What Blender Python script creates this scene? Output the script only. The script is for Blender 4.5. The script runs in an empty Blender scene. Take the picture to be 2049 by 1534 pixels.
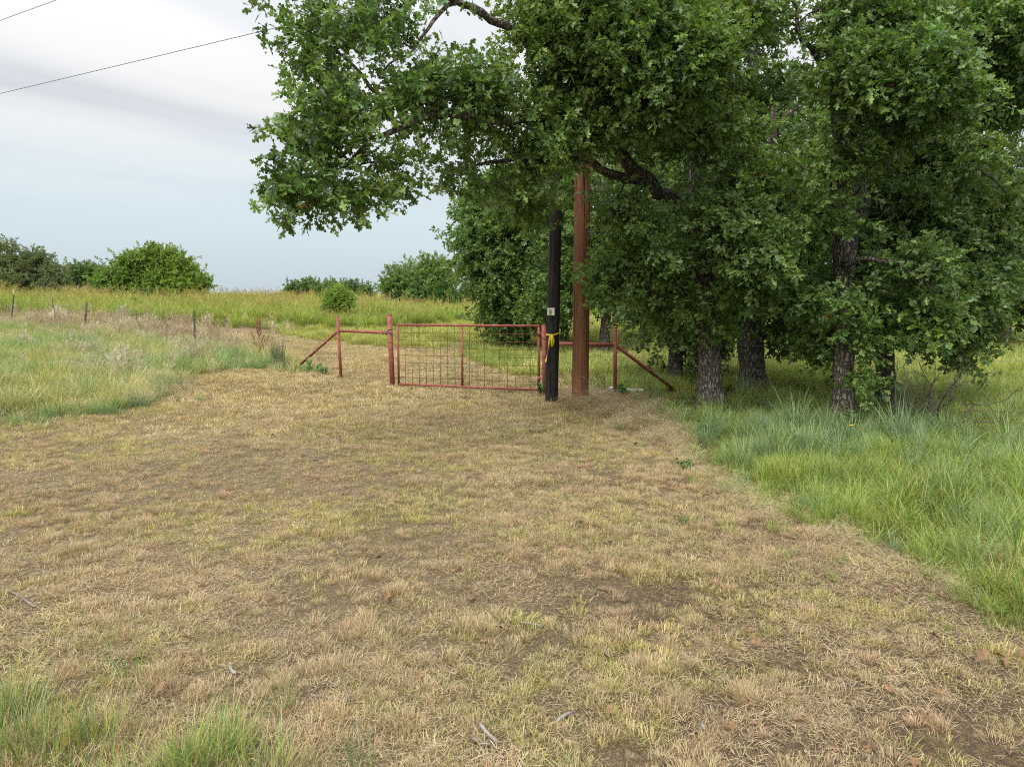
import bpy, math, random
import numpy as np
from mathutils import Vector, Matrix, Euler

S = bpy.context.scene
COL = S.collection
R = math.radians

# ------------------------------------------------------------------ camera
HC = 2.10            # drone hovering about two metres above the drive
PITCH = 7.5
F = 1366.0           # focal length in pixels of a 2049 wide frame
cam_d = bpy.data.cameras.new('camera')
cam_d.sensor_width = 36.0
cam_d.lens = F / 2049.0 * 36.0
cam_d.clip_start = 0.05
cam_d.clip_end = 8000
cam = bpy.data.objects.new('camera', cam_d)
cam.location = (0, 0, HC)
cam.rotation_euler = (R(90 - PITCH), 0, 0)
COL.objects.link(cam)
S.camera = cam

# ------------------------------------------------------------------ sky, sun, exposure
CIE = 0.525
SUN_EL, SUN_AZ = 56.0, 205.0        # soft light from behind the camera, a little left
w = bpy.data.worlds.new('World'); S.world = w; w.use_nodes = True
nt = w.node_tree; nt.nodes.clear()
def wn(t, **k):
    n = nt.nodes.new(t)
    for a, b in k.items(): setattr(n, a, b)
    return n
L = nt.links.new
out = wn('ShaderNodeOutputWorld'); bg = wn('ShaderNodeBackground')
bg.inputs[1].default_value = 0.1
sky = wn('ShaderNodeTexSky', sky_type='NISHITA', sun_disc=False)
sky.sun_elevation = R(SUN_EL); sky.sun_rotation = R(SUN_AZ); sky.air_density = 1.0; sky.dust_density = 2.0
tc = wn('ShaderNodeTexCoord')
sep = wn('ShaderNodeSeparateXYZ'); L(tc.outputs['Generated'], sep.inputs[0])
def wmath(op, a, b=None, c=None, clamp=False):
    n = wn('ShaderNodeMath', operation=op, use_clamp=clamp)
    for i, v in enumerate((a, b, c)):
        if v is None: continue
        if isinstance(v, (int, float)): n.inputs[i].default_value = v
        else: L(v, n.inputs[i])
    return n.outputs[0]
zc = wmath('MAXIMUM', sep.outputs[2], 0.0)
den = wmath('ADD', zc, 0.10)
cx = wmath('DIVIDE', sep.outputs[0], den); cy = wmath('DIVIDE', sep.outputs[1], den)
comb = wn('ShaderNodeCombineXYZ'); L(cx, comb.inputs[0]); L(cy, comb.inputs[1])
mapn = wn('ShaderNodeMapping', vector_type='TEXTURE'); L(comb.outputs[0], mapn.inputs[0])
mapn.inputs['Location'].default_value = (2.6, 0.2, 0)
mapn.inputs['Rotation'].default_value = (0, 0, R(38)); mapn.inputs['Scale'].default_value = (2.3, 1.0, 1)
nz = wn('ShaderNodeTexNoise'); nz.inputs['Scale'].default_value = 1.05; nz.inputs['Detail'].default_value = 5
nz.inputs['Roughness'].default_value = 0.42; nz.inputs['Distortion'].default_value = 0.8
L(mapn.outputs[0], nz.inputs['Vector'])
cr = wn('ShaderNodeValToRGB'); L(nz.outputs[0], cr.inputs[0])
e = cr.color_ramp.elements
e[0].position = 0.36; e[0].color = (2.95, 3.06, 3.2, 1)
e[1].position = 0.60; e[1].color = (3.95, 3.95, 3.93, 1)
m1 = cr.color_ramp.elements.new(0.48); m1.color = (3.45, 3.53, 3.62, 1)
# the deck is thinner and bluer low down, as the air gets deeper
hz = wn('ShaderNodeMapRange', interpolation_type='SMOOTHSTEP'); L(zc, hz.inputs[0])
hz.inputs[1].default_value = 0.07; hz.inputs[2].default_value = 0.25; hz.inputs[3].default_value = 0.0; hz.inputs[4].default_value = 1.0
low = wn('ShaderNodeMix', data_type='RGBA'); L(hz.outputs[0], low.inputs[0])
low.inputs[6].default_value = (3.6, 4.25, 4.55, 1); L(cr.outputs[0], low.inputs[7])
mx = wn('ShaderNodeMix', data_type='RGBA'); mx.inputs[0].default_value = 0.04
L(low.outputs[2], mx.inputs[6]); L(sky.outputs[0], mx.inputs[7])
# an overcast dome is brighter overhead than at the horizon (1 + 2 sin elevation)
cie = wmath('MULTIPLY', wmath('ADD', wmath('MULTIPLY', zc, 2.0), 1.0), CIE)
cv = wn('ShaderNodeCombineXYZ')
for _k in range(3): L(cie, cv.inputs[_k])
ml = wn('ShaderNodeMix', data_type='RGBA', blend_type='MULTIPLY'); ml.inputs[0].default_value = 1.0
L(mx.outputs[2], ml.inputs[6]); L(cv.outputs[0], ml.inputs[7])
L(ml.outputs[2], bg.inputs[0]); L(bg.outputs[0], out.inputs[0])

sl = bpy.data.lights.new('sun', 'SUN'); sl.energy = 1.5; sl.angle = R(45); sl.color = (1.0, 0.96, 0.88)
so = bpy.data.objects.new('sun', sl); COL.objects.link(so)
# light arrives from azimuth SUN_AZ (clockwise from +Y), elevation SUN_EL
az = R(SUN_AZ)
sd = Vector((math.sin(az) * math.cos(R(SUN_EL)), math.cos(az) * math.cos(R(SUN_EL)), math.sin(R(SUN_EL))))
so.rotation_euler = sd.to_track_quat('Z', 'Y').to_euler()
so.location = (0, 0, 30)

S.view_settings.view_transform = 'Standard'
S.view_settings.look = 'None'
S.view_settings.exposure = 1.6
S.view_settings.gamma = 1.0
S.view_settings.use_curve_mapping = False
S.render.engine = 'CYCLES'
S.cycles.max_bounces = 8
S.cycles.diffuse_bounces = 5
S.cycles.transmission_bounces = 4
S.cycles.glossy_bounces = 2
S.cycles.use_denoising = False
S.cycles.pixel_filter_type = 'BLACKMAN_HARRIS'
S.cycles.filter_width = 1.1

# ------------------------------------------------------------------ maths helpers
rs = np.random.RandomState(11)
def hash2(ix, iy, s):
    n = (ix.astype(np.int64) * 374761393 + iy.astype(np.int64) * 668265263 + s * 974711) & 0x7fffffff
    n = ((n ^ (n >> 13)) * 1274126177) & 0x7fffffff
    return ((n ^ (n >> 16)) & 0xffff) / 65535.0
def noise2(x, y, s=0):
    x = np.asarray(x, float); y = np.asarray(y, float)
    ix = np.floor(x); iy = np.floor(y); fx = x - ix; fy = y - iy
    fx = fx * fx * (3 - 2 * fx); fy = fy * fy * (3 - 2 * fy)
    a = hash2(ix, iy, s); b = hash2(ix + 1, iy, s); c = hash2(ix, iy + 1, s); d = hash2(ix + 1, iy + 1, s)
    return (a * (1 - fx) + b * fx) * (1 - fy) + (c * (1 - fx) + d * fx) * fy
def fbm(x, y, s=0, o=3):
    v = 0; a = 0.5; t = 0
    for k in range(o):
        v = v + a * noise2(x * 2 ** k, y * 2 ** k, s + 7 * k); t += a; a *= 0.5
    return v / t
def ss(t):
    t = np.clip(t, 0, 1); return t * t * (3 - 2 * t)
def h(x, y):
    x = np.asarray(x, float); y = np.asarray(y, float)
    z = 0.5 * ss((y - 18) / 25) + 0.03 * np.clip(-x - 8, 0, 40) * ss((y - 12) / 15)
    z = z + 0.10 * np.exp(-((x - 1.6) ** 2 / 2.2 + (y - 12.7) ** 2 / 1.2))          # heap of cuttings at the poles
    z = z + 0.10 * ss((-x - 4.5) / 3.0) * ss((y - 9) / 4) * (1 - ss((y - 20) / 5))   # soft bank on the left
    near = np.exp(-((x / 30.0) ** 2 + (y / 45.0) ** 2))
    z = z + near * (0.10 * (fbm(x * .33, y * .33, 3) - .5) + 0.05 * (fbm(x * 1.7, y * 1.7, 5) - .5))
    return z
CP, SP = math.cos(R(PITCH)), math.sin(R(PITCH))
def ray(px, py):
    u = (px - 1024.5) / F; v = (767.0 - py) / F
    return np.array([u, CP + v * SP, -SP + v * CP])
def P(px, py, Y):
    """point in the world seen in that direction at Y metres ahead"""
    d = ray(px, py); t = Y / d[1]
    return np.array([d[0] * t, Y, HC + d[2] * t])
def gp(px, py):
    d = ray(px, py); t = 0.3
    while t < 400:
        if HC + d[2] * t < float(h(d[0] * t, d[1] * t)): break
        t += 0.03
    return np.array([d[0] * t, d[1] * t, float(h(d[0] * t, d[1] * t))])

# ------------------------------------------------------------------ object helpers
def tag(o, label=None, cat=None, group=None, kind=None):
    if label: o['label'] = label
    if cat: o['category'] = cat
    if group: o['group'] = group
    if kind: o['kind'] = kind
    return o
def empty(name, loc=(0, 0, 0)):
    o = bpy.data.objects.new(name, None); o.location = loc; o.empty_display_size = 0.2
    COL.objects.link(o); return o
def link(o, parent=None):
    COL.objects.link(o)
    if parent is not None:
        o.parent = parent
        o.matrix_parent_inverse = Matrix.Translation(parent.location).inverted()
    return o
def mesh_np(name, V, Fc, mat=None, smooth=True, attrs=None):
    """V (n,3), Fc list of arrays, each (m,k) faces of k corners"""
    me = bpy.data.meshes.new(name)
    V = np.ascontiguousarray(V, np.float32)
    me.vertices.add(len(V)); me.vertices.foreach_set('co', V.ravel())
    if not isinstance(Fc, list): Fc = [Fc]
    Fc = [np.asarray(f, np.int32) for f in Fc if len(f)]
    nl = sum(f.size for f in Fc); nf = sum(len(f) for f in Fc)
    me.loops.add(nl); me.polygons.add(nf)
    me.loops.foreach_set('vertex_index', np.concatenate([f.ravel() for f in Fc]) if Fc else [])
    tot = np.concatenate([np.full(len(f), f.shape[1]) for f in Fc]).astype(np.int32)
    st = np.concatenate([[0], np.cumsum(tot)[:-1]]).astype(np.int32)
    me.polygons.foreach_set('loop_start', st); me.polygons.foreach_set('loop_total', tot)
    me.polygons.foreach_set('use_smooth', np.full(nf, smooth))
    for an, (ty, dat) in (attrs or {}).items():
        a = me.attributes.new(an, ty, 'POINT')
        key = 'color' if ty == 'FLOAT_COLOR' else ('vector' if ty == 'FLOAT_VECTOR' else 'value')
        a.data.foreach_set(key, np.ascontiguousarray(dat, np.int32 if ty == 'INT' else np.float32).ravel())
    me.update(); me.validate()
    if mat: me.materials.append(mat)
    return me
def obj(name, me, parent=None):
    return link(bpy.data.objects.new(name, me), parent)
class MB:
    def __init__(s): s.v = []; s.f = {}; s.n = 0
    def add(s, V, Fc):
        V = np.asarray(V, float)
        for f in (Fc if isinstance(Fc, list) else [Fc]):
            f = np.asarray(f)
            if len(f): s.f.setdefault(f.shape[1], []).append(f + s.n)
        s.v.append(V); s.n += len(V)
    def tube(s, pts, rad, seg=10, caps=True, wob=0, seed=0):
        pts = np.asarray(pts, float); n = len(pts)
        rad = np.full(n, rad) if np.isscalar(rad) else np.asarray(rad, float)
        T = np.gradient(pts, axis=0); T /= np.linalg.norm(T, axis=1)[:, None] + 1e-9
        ref = np.array([0, 0, 1.]) if abs(T[0][2]) < .9 else np.array([1., 0, 0])
        A = np.zeros_like(T)
        a = ref - T[0] * ref.dot(T[0]); a /= np.linalg.norm(a)
        for i in range(n):
            a = a - T[i] * a.dot(T[i]); a /= np.linalg.norm(a) + 1e-9; A[i] = a
        B = np.cross(T, A)
        th = np.arange(seg) * 2 * math.pi / seg
        rr = np.repeat(rad[:, None], seg, 1)
        if wob:
            ii = np.repeat(np.arange(n)[:, None] * .7, seg, 1)
            tt = np.repeat(th[None], n, 0)
            rr = rr * (1 + wob * (noise2(np.cos(tt) * 2.2 + 9 + seed, ii + np.sin(tt) * 2.2, seed) - .5) * 2)
        V = pts[:, None] + rr[..., None] * (np.cos(th)[None, :, None] * A[:, None] + np.sin(th)[None, :, None] * B[:, None])
        V = V.reshape(-1, 3)
        i = np.arange(n - 1)[:, None] * seg; j = np.arange(seg)[None]; k = (j + 1) % seg
        q = np.stack([i + j, i + k, i + seg + k, i + seg + j], -1).reshape(-1, 4)
        fs = [q]
        if caps:
            c0 = len(V); V = np.vstack([V, pts[0], pts[-1]])
            jj = np.arange(seg); kk = (jj + 1) % seg
            fs.append(np.stack([np.full(seg, c0), kk, jj], -1))
            b = (n - 1) * seg
            fs.append(np.stack([np.full(seg, c0 + 1), b + jj, b + kk], -1))
        s.add(V, fs); return s
    def box(s, c, sz, M=None):
        c = np.array(c); d = np.array(sz) / 2
        V = np.array([[x, y, z] for x in (-1, 1) for y in (-1, 1) for z in (-1, 1)]) * d
        if M is not None: V = V @ np.array(M).T
        s.add(V + c, np.array([[0, 1, 3, 2], [4, 6, 7, 5], [0, 4, 5, 1], [2, 3, 7, 6], [0, 2, 6, 4], [1, 5, 7, 3]])); return s
    def mesh(s, name, mat, smooth=True):
        return mesh_np(name, np.vstack(s.v), [np.vstack(f) for f in s.f.values()], mat, smooth)
    def build(s, name, mat, parent=None, smooth=True):
        return obj(name, s.mesh(name, mat, smooth), parent)
def spline(pts, rad=None, step=0.12):
    """Catmull-Rom through the points, resampled"""
    pts = np.asarray(pts, float)
    if rad is not None: pts = np.hstack([pts, np.asarray(rad, float)[:, None]])
    Q = np.vstack([2 * pts[0] - pts[1], pts, 2 * pts[-1] - pts[-2]])
    o = []
    for i in range(1, len(Q) - 2):
        n = max(2, int(np.linalg.norm(Q[i + 1][:3] - Q[i][:3]) / step))
        t = np.linspace(0, 1, n, endpoint=False)[:, None]
        a, b, c, d = Q[i - 1], Q[i], Q[i + 1], Q[i + 2]
        o.append(.5 * (2 * b + (c - a) * t + (2 * a - 5 * b + 4 * c - d) * t ** 2 + (3 * b - a - 3 * c + d) * t ** 3))
    o.append(Q[-2][None]); o = np.vstack(o)
    if rad is None: return o
    return o[:, :3], np.maximum(o[:, 3], .003)

# ------------------------------------------------------------------ materials
def mat_new(name):
    m = bpy.data.materials.new(name); m.use_nodes = True
    n = m.node_tree; b = n.nodes['Principled BSDF']
    return m, n, b
def N(n, t, **k):
    x = n.nodes.new(t)
    for a, b in k.items(): setattr(x, a, b)
    return x
def ramp(n, src, stops):
    r = N(n, 'ShaderNodeValToRGB'); n.links.new(src, r.inputs[0]); e = r.color_ramp.elements
    e[0].position, e[0].color = stops[0][0], (*stops[0][1], 1)
    e[1].position, e[1].color = stops[-1][0], (*stops[-1][1], 1)
    for p, c in stops[1:-1]:
        q = e.new(p); q.color = (*c, 1)
    return r.outputs[0]
def mixc(n, fac, a, b, mode='MIX'):
    x = N(n, 'ShaderNodeMix', data_type='RGBA', blend_type=mode)
    for s, v in ((0, fac), (6, a), (7, b)):
        if isinstance(v, (int, float)): x.inputs[s].default_value = v
        elif isinstance(v, tuple): x.inputs[s].default_value = (*v, 1)
        else: n.links.new(v, x.inputs[s])
    return x.outputs[2]
def noise(n, scale, detail=4, rough=.6, vec=None, stretch=None):
    t = N(n, 'ShaderNodeTexNoise'); t.inputs['Scale'].default_value = scale
    t.inputs['Detail'].default_value = detail; t.inputs['Roughness'].default_value = rough
    if stretch:
        m = N(n, 'ShaderNodeMapping'); m.inputs['Scale'].default_value = stretch
        n.links.new(vec, m.inputs[0]); vec = m.outputs[0]
    if vec is not None: n.links.new(vec, t.inputs['Vector'])
    return t.outputs[0]
def bump(n, b, src, strength=.4, dist=.02):
    x = N(n, 'ShaderNodeBump'); x.inputs['Strength'].default_value = strength; x.inputs['Distance'].default_value = dist
    n.links.new(src, x.inputs['Height']); n.links.new(x.outputs[0], b.inputs['Normal'])
def mat_simple(name, c1, c2, scale=8, rough=.6, metal=0, spec=.3, stretch=None, bs=.25, bd=.004, lo=.35, hi=.65):
    m, n, b = mat_new(name)
    t = N(n, 'ShaderNodeTexCoord')
    s = noise(n, scale, 5, .6, t.outputs['Object'], stretch)
    n.links.new(ramp(n, s, [(lo, c1), (hi, c2)]), b.inputs['Base Color'])
    b.inputs['Roughness'].default_value = rough; b.inputs['Metallic'].default_value = metal
    b.inputs['Specular IOR Level'].default_value = spec
    bump(n, b, s, bs, bd)
    return m
def mat_plant(name, rough=.5, spec=.35, transl=.3, var=.35, warm=(1.25, 1.05, .55), tr_col=(1.15, 1.25, .6)):
    """base colour is stored per blade / leaf; every plant varies a little"""
    m, n, b = mat_new(name)
    a = N(n, 'ShaderNodeAttribute', attribute_name='col')
    i = N(n, 'ShaderNodeAttribute', attribute_name='tint', attribute_type='INSTANCER')
    sp = N(n, 'ShaderNodeSeparateXYZ'); n.links.new(i.outputs['Vector'], sp.inputs[0])
    g = N(n, 'ShaderNodeMapRange'); n.links.new(sp.outputs[0], g.inputs[0])
    g.inputs[3].default_value = 1 - var; g.inputs[4].default_value = 1 + var
    cg = N(n, 'ShaderNodeCombineXYZ')
    for k in range(3): n.links.new(g.outputs[0], cg.inputs[k])
    c = mixc(n, 1.0, a.outputs['Color'], cg.outputs[0], 'MULTIPLY')
    c2 = mixc(n, 1.0, c, warm, 'MULTIPLY')
    c = mixc(n, sp.outputs[1], c, c2)
    n.links.new(c, b.inputs['Base Color'])
    b.inputs['Roughness'].default_value = rough; b.inputs['Specular IOR Level'].default_value = spec
    tr = N(n, 'ShaderNodeBsdfTranslucent')
    n.links.new(mixc(n, 1.0, c, tr_col, 'MULTIPLY'), tr.inputs[0])
    ms = N(n, 'ShaderNodeMixShader'); ms.inputs[0].default_value = transl
    n.links.new(b.outputs[0], ms.inputs[1]); n.links.new(tr.outputs[0], ms.inputs[2])
    n.links.new(ms.outputs[0], n.nodes['Material Output'].inputs[0])
    return m
def mat_bark(name, dark, mid, pale, scale=1.0, lichen=.0):
    m, n, b = mat_new(name)
    t = N(n, 'ShaderNodeTexCoord'); o = t.outputs['Object']
    v = N(n, 'ShaderNodeTexVoronoi', feature='DISTANCE_TO_EDGE'); v.inputs['Scale'].default_value = 26 * scale
    mp = N(n, 'ShaderNodeMapping'); mp.inputs['Scale'].default_value = (1, 1, .28)
    nd = N(n, 'ShaderNodeTexNoise'); nd.inputs['Scale'].default_value = 9; nd.inputs['Detail'].default_value = 3
    n.links.new(o, nd.inputs['Vector'])
    ad = N(n, 'ShaderNodeMix', data_type='VECTOR'); ad.inputs[0].default_value = .09
    n.links.new(o, ad.inputs[4]); n.links.new(nd.outputs['Color'], ad.inputs[5])
    n.links.new(ad.outputs[1], mp.inputs[0]); n.links.new(mp.outputs[0], v.inputs['Vector'])
    plates = ramp(n, v.outputs[0], [(0.0, (0, 0, 0)), (.28, (1, 1, 1))])
    big = noise(n, 5 * scale, 5, .65, o)
    c = mixc(n, plates, dark, ramp(n, big, [(.32, mid), (.7, pale)]))
    if lichen:
        li = noise(n, 17, 4, .7, o)
        c = mixc(n, ramp(n, li, [(.6, (0, 0, 0)), (.68, (lichen,) * 3)]), c, (.42, .46, .42))
    n.links.new(c, b.inputs['Base Color']); b.inputs['Roughness'].default_value = .9
    b.inputs['Specular IOR Level'].default_value = .15
    fine = noise(n, 60 * scale, 4, .7, o, (1, 1, .35))
    hh = mixc(n, .25, plates, fine)
    bump(n, b, hh, .9, .03)
    return m

M_LEAF = mat_plant('oak_leaf', .40, .5, .38, .40, (1.28, 1.08, .62))
M_GRASS = mat_plant('grass_blade', .55, .3, .30, .25, (1.2, 1.05, .7))
M_DRY = mat_plant('dry_grass', .7, .2, .2, .28, (1.02, .94, .84), (1.1, 1, .8))
M_BUSH = mat_plant('bush_leaf', .5, .35, .3, .35, (1.3, 1.1, .55))
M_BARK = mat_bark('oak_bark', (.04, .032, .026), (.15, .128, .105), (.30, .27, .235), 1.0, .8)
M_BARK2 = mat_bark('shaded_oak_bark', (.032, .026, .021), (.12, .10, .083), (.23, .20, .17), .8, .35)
M_TWIG = mat_simple('twig_bark', (.05, .043, .035), (.13, .112, .092), 12, .9, spec=.1)

def red_paint():
    m, n, b = mat_new('weathered_red_paint')
    t = N(n, 'ShaderNodeTexCoord'); o = t.outputs['Object']
    a = noise(n, 5, 6, .7, o); f = noise(n, 42, 5, .75, o)
    c = ramp(n, a, [(.3, (.20, .045, .035)), (.55, (.27, .075, .058)), (.75, (.33, .125, .10))])
    c = mixc(n, ramp(n, noise(n, 11, 4, .7, o), [(.52, (0, 0, 0)), (.66, (.7,) * 3)]), c, (.36, .17, .14))
    c = mixc(n, ramp(n, f, [(.54, (0, 0, 0)), (.64, (.85,) * 3)]), c, (.085, .038, .022))
    n.links.new(c, b.inputs['Base Color'])
    n.links.new(ramp(n, f, [(.3, (.5,) * 3), (.7, (.85,) * 3)]), b.inputs['Roughness'])
    b.inputs['Specular IOR Level'].default_value = .3
    bump(n, b, f, .3, .003)
    return m
M_RED = red_paint()
M_WIRE = mat_simple('rusty_wire', (.10, .035, .02), (.2, .08, .045), 30, .8, .3)
M_GALV = mat_simple('old_fence_wire', (.16, .15, .13), (.30, .28, .25), 40, .55, .7)
def pole_wood(name, c1, c2, c3):
    m, n, b = mat_new(name)
    t = N(n, 'ShaderNodeTexCoord'); o = t.outputs['Object']
    g = noise(n, 26, 6, .65, o, (1, 1, .045)); l = noise(n, 1.6, 4, .6, o, (1, 1, .5))
    c = ramp(n, g, [(.3, c1), (.52, c2), (.72, c3)])
    c = mixc(n, ramp(n, l, [(.4, (0, 0, 0)), (.65, (.5,) * 3)]), c, c1)
    ck = noise(n, 15, 2, .5, o, (1, 1, .02)); kn = noise(n, 7, 2, .5, o, (1, 1, .6))
    crack = ramp(n, ck, [(.63, (0, 0, 0)), (.66, (1, 1, 1))])            # drying checks
    c = mixc(n, crack, c, tuple(np.array(c1) * .3))
    c = mixc(n, ramp(n, kn, [(.70, (0, 0, 0)), (.74, (.7,) * 3)]), c, tuple(np.array(c1) * .5))
    g = mixc(n, crack, g, (0, 0, 0))
    n.links.new(c, b.inputs['Base Color']); b.inputs['Roughness'].default_value = .85
    b.inputs['Specular IOR Level'].default_value = .2
    bump(n, b, g, .8, .02)
    return m
M_POLE_BROWN = pole_wood('new_brown_pole_wood', (.105, .047, .025), (.195, .089, .046), (.275, .136, .076))
M_POLE_BLACK = pole_wood('creosote_black_pole_wood', (.010, .009, .009), (.026, .023, .022), (.075, .065, .06))

def ground_mat():
    m, n, b = mat_new('field_ground')
    t = N(n, 'ShaderNodeTexCoord'); o = t.outputs['Object']
    za = N(n, 'ShaderNodeAttribute', attribute_name='zone')
    sp = N(n, 'ShaderNodeSeparateColor'); n.links.new(za.outputs['Color'], sp.inputs[0])
    n1 = noise(n, .55, 5, .6, o); n2 = noise(n, 3.2, 6, .65, o); n3 = noise(n, 38, 5, .7, o); n4 = noise(n, 160, 3, .7, o)
    soil = ramp(n, n2, [(.28, (.085, .063, .045)), (.5, (.14, .105, .075)), (.72, (.23, .173, .12))])
    sand = ramp(n, n3, [(.3, (.33, .215, .125)), (.7, (.46, .32, .20))])
    straw = ramp(n, n3, [(.3, (.18, .12, .06)), (.55, (.33, .235, .12)), (.75, (.44, .335, .19))])
    c = mixc(n, ramp(n, n3, [(.42, (0, 0, 0)), (.6, (1, 1, 1))]), soil, straw)
    mat_ = ramp(n, n3, [(.3, (.19, .14, .078)), (.5, (.32, .25, .145)), (.75, (.45, .37, .23))])
    bare = N(n, 'ShaderNodeMath', operation='MULTIPLY_ADD'); n.links.new(za.outputs['Alpha'], bare.inputs[0]); bare.inputs[1].default_value = .85; bare.inputs[2].default_value = .25
    c = mixc(n, bare.outputs[0], mat_, c)
    c = mixc(n, ramp(n, n1, [(.56, (0, 0, 0)), (.68, (.8,) * 3)]), c, sand)
    c = mixc(n, ramp(n, n4, [(.38, (.75,) * 3), (.55, (0, 0, 0))]), c, (.045, .034, .025))
    c = mixc(n, ramp(n, noise(n, 95, 4, .75, o), [(.58, (0, 0, 0)), (.68, (.7,) * 3)]), c, (.36, .29, .19))
    prairie = ramp(n, n2, [(.3, (.075, .062, .028)), (.6, (.15, .13, .055)), (.75, (.22, .18, .09))])
    litter = ramp(n, n3, [(.3, (.035, .022, .014)), (.55, (.085, .05, .03)), (.75, (.17, .095, .055))])
    far = ramp(n, n2, [(.3, (.16, .18, .05)), (.6, (.26, .26, .085)), (.8, (.34, .30, .13))])
    c = mixc(n, sp.outputs[0], prairie, c)
    c = mixc(n, sp.outputs[1], c, litter)
    c = mixc(n, sp.outputs[2], c, far)
    n.links.new(c, b.inputs['Base Color']); b.inputs['Roughness'].default_value = .95
    b.inputs['Specular IOR Level'].default_value = .1
    bump(n, b, mixc(n, .5, n3, n4), 1.0, .05)
    return m
M_GROUND = ground_mat()

# ------------------------------------------------------------------ zones on the ground
def inpoly(x, y, poly):
    x = np.asarray(x, float); y = np.asarray(y, float); r = np.zeros(x.shape, bool)
    p = np.asarray(poly); q = np.roll(p, -1, 0)
    for (x0, y0), (x1, y1) in zip(p, q):
        c = ((y0 > y) != (y1 > y)) & (x < (x1 - x0) * (y - y0) / (y1 - y0 + 1e-12) + x0)
        r ^= c
    return r
left_edge = [gp(*q)[:2] for q in [(0, 855), (120, 838), (250, 822), (320, 800), (350, 780), (405, 754), (470, 742), (560, 739), (640, 750), (690, 760)]]
right_edge = [gp(*q)[:2] for q in [(1090, 772), (1250, 792), (1320, 835), (1378, 900), (1420, 950), (1500, 1000), (1620, 1050), (1720, 1095), (1830, 1140), (1960, 1205), (2049, 1262)]]
POLY_A = np.array([(-22, -6), (-22, left_edge[0][1] - 1.2)] + [tuple(p) for p in left_edge] + [tuple(p) for p in right_edge] + [(4.2, 2.2), (6.5, -6)])
POLY_B = np.array([gp(*q)[:2] for q in [(690, 762), (612, 744), (565, 718), (420, 668), (400, 652), (520, 654), (620, 681), (760, 692), (930, 700), (935, 722), (1000, 737), (1090, 737), (1190, 742), (1195, 785), (1085, 790)]])
GREEN_PATCH = np.array([gp(*q)[:2] for q in [(930, 690), (1230, 690), (1230, 742), (1090, 738), (1000, 737), (935, 722)]])
def jit(x, y, a=.35, sc=1.6):
    return x + a * 2 * (fbm(x * sc, y * sc, 21) - .5), y + a * 2 * (fbm(x * sc, y * sc, 33) - .5)
def z_mow(x, y):
    jx, jy = jit(x, y)
    return inpoly(jx, jy, POLY_A) | inpoly(jx, jy, POLY_B)
def fence_y(x):      # line of the wire fence on the left
    return np.interp(x, [-40, -22.7, -17.5, -11.1, -4.0, 2.0, 12.0], [42, 31, 28, 24, 15.9, 13.0, 9.4])
def john_y(x):       # where the tall field grass begins
    return np.interp(x, [-40, -20, -6, 4, 30], [36, 33, 33, 44, 60])
def wood(x, y):      # ground under the oaks
    jx, jy = jit(x, y, .5, .8)
    return (ss((jx - 2.0) / 1.2) * ss((jy - 9.6 + .12 * (jx - 4)) / 1.2) * (1 - ss((jy - 19) / 7)))

# ------------------------------------------------------------------ the ground, one sheet to the horizon
def axis(dense0, dense1, step, far0, far1):
    a = list(np.arange(dense0, dense1 + 1e-6, step)); s = step; v = dense1
    while v < far1: s *= 1.13; v += s; a.append(min(v, far1 + s))
    s = step; v = dense0
    while v > far0: s *= 1.13; v -= s; a.insert(0, v)
    return np.array(a)
ax = axis(-9, 9, .10, -3000, 3000); ay = axis(-1, 20, .10, -60, 3500)
gx, gy = np.meshgrid(ax, ay)
gz = h(gx, gy)
mow = z_mow(gx, gy).astype(float)
k = mow.copy()
k[1:-1, 1:-1] = (mow[1:-1, 1:-1] * 2 + mow[2:, 1:-1] + mow[:-2, 1:-1] + mow[1:-1, 2:] + mow[1:-1, :-2]) / 6
farz = ss((gy - 40) / 12)
zone = np.stack([k, wood(gx, gy) * (1 - k), np.maximum(farz, ss((gy - 17) / 6) * (gx > -4) * .8) * (1 - k), ss((gx + .6) / 2.6 + .5 * (fbm(gx * .5, gy * .5, 58) - .5)) * (1 - ss((gy - 6.0) / 3.0))], -1)
ny, nx = gx.shape
ii = np.arange(ny - 1)[:, None] * nx + np.arange(nx - 1)[None]
quads = np.stack([ii, ii + 1, ii + nx + 1, ii + nx], -1).reshape(-1, 4)
ground = obj('ground', mesh_np('ground', np.stack([gx, gy, gz], -1).reshape(-1, 3), quads, M_GROUND, True,
                               {'zone': ('FLOAT_COLOR', zone.reshape(-1, 4))}))
tag(ground, 'dry sandy field ground with mown drive running to the gate', None, None, 'structure')

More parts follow.
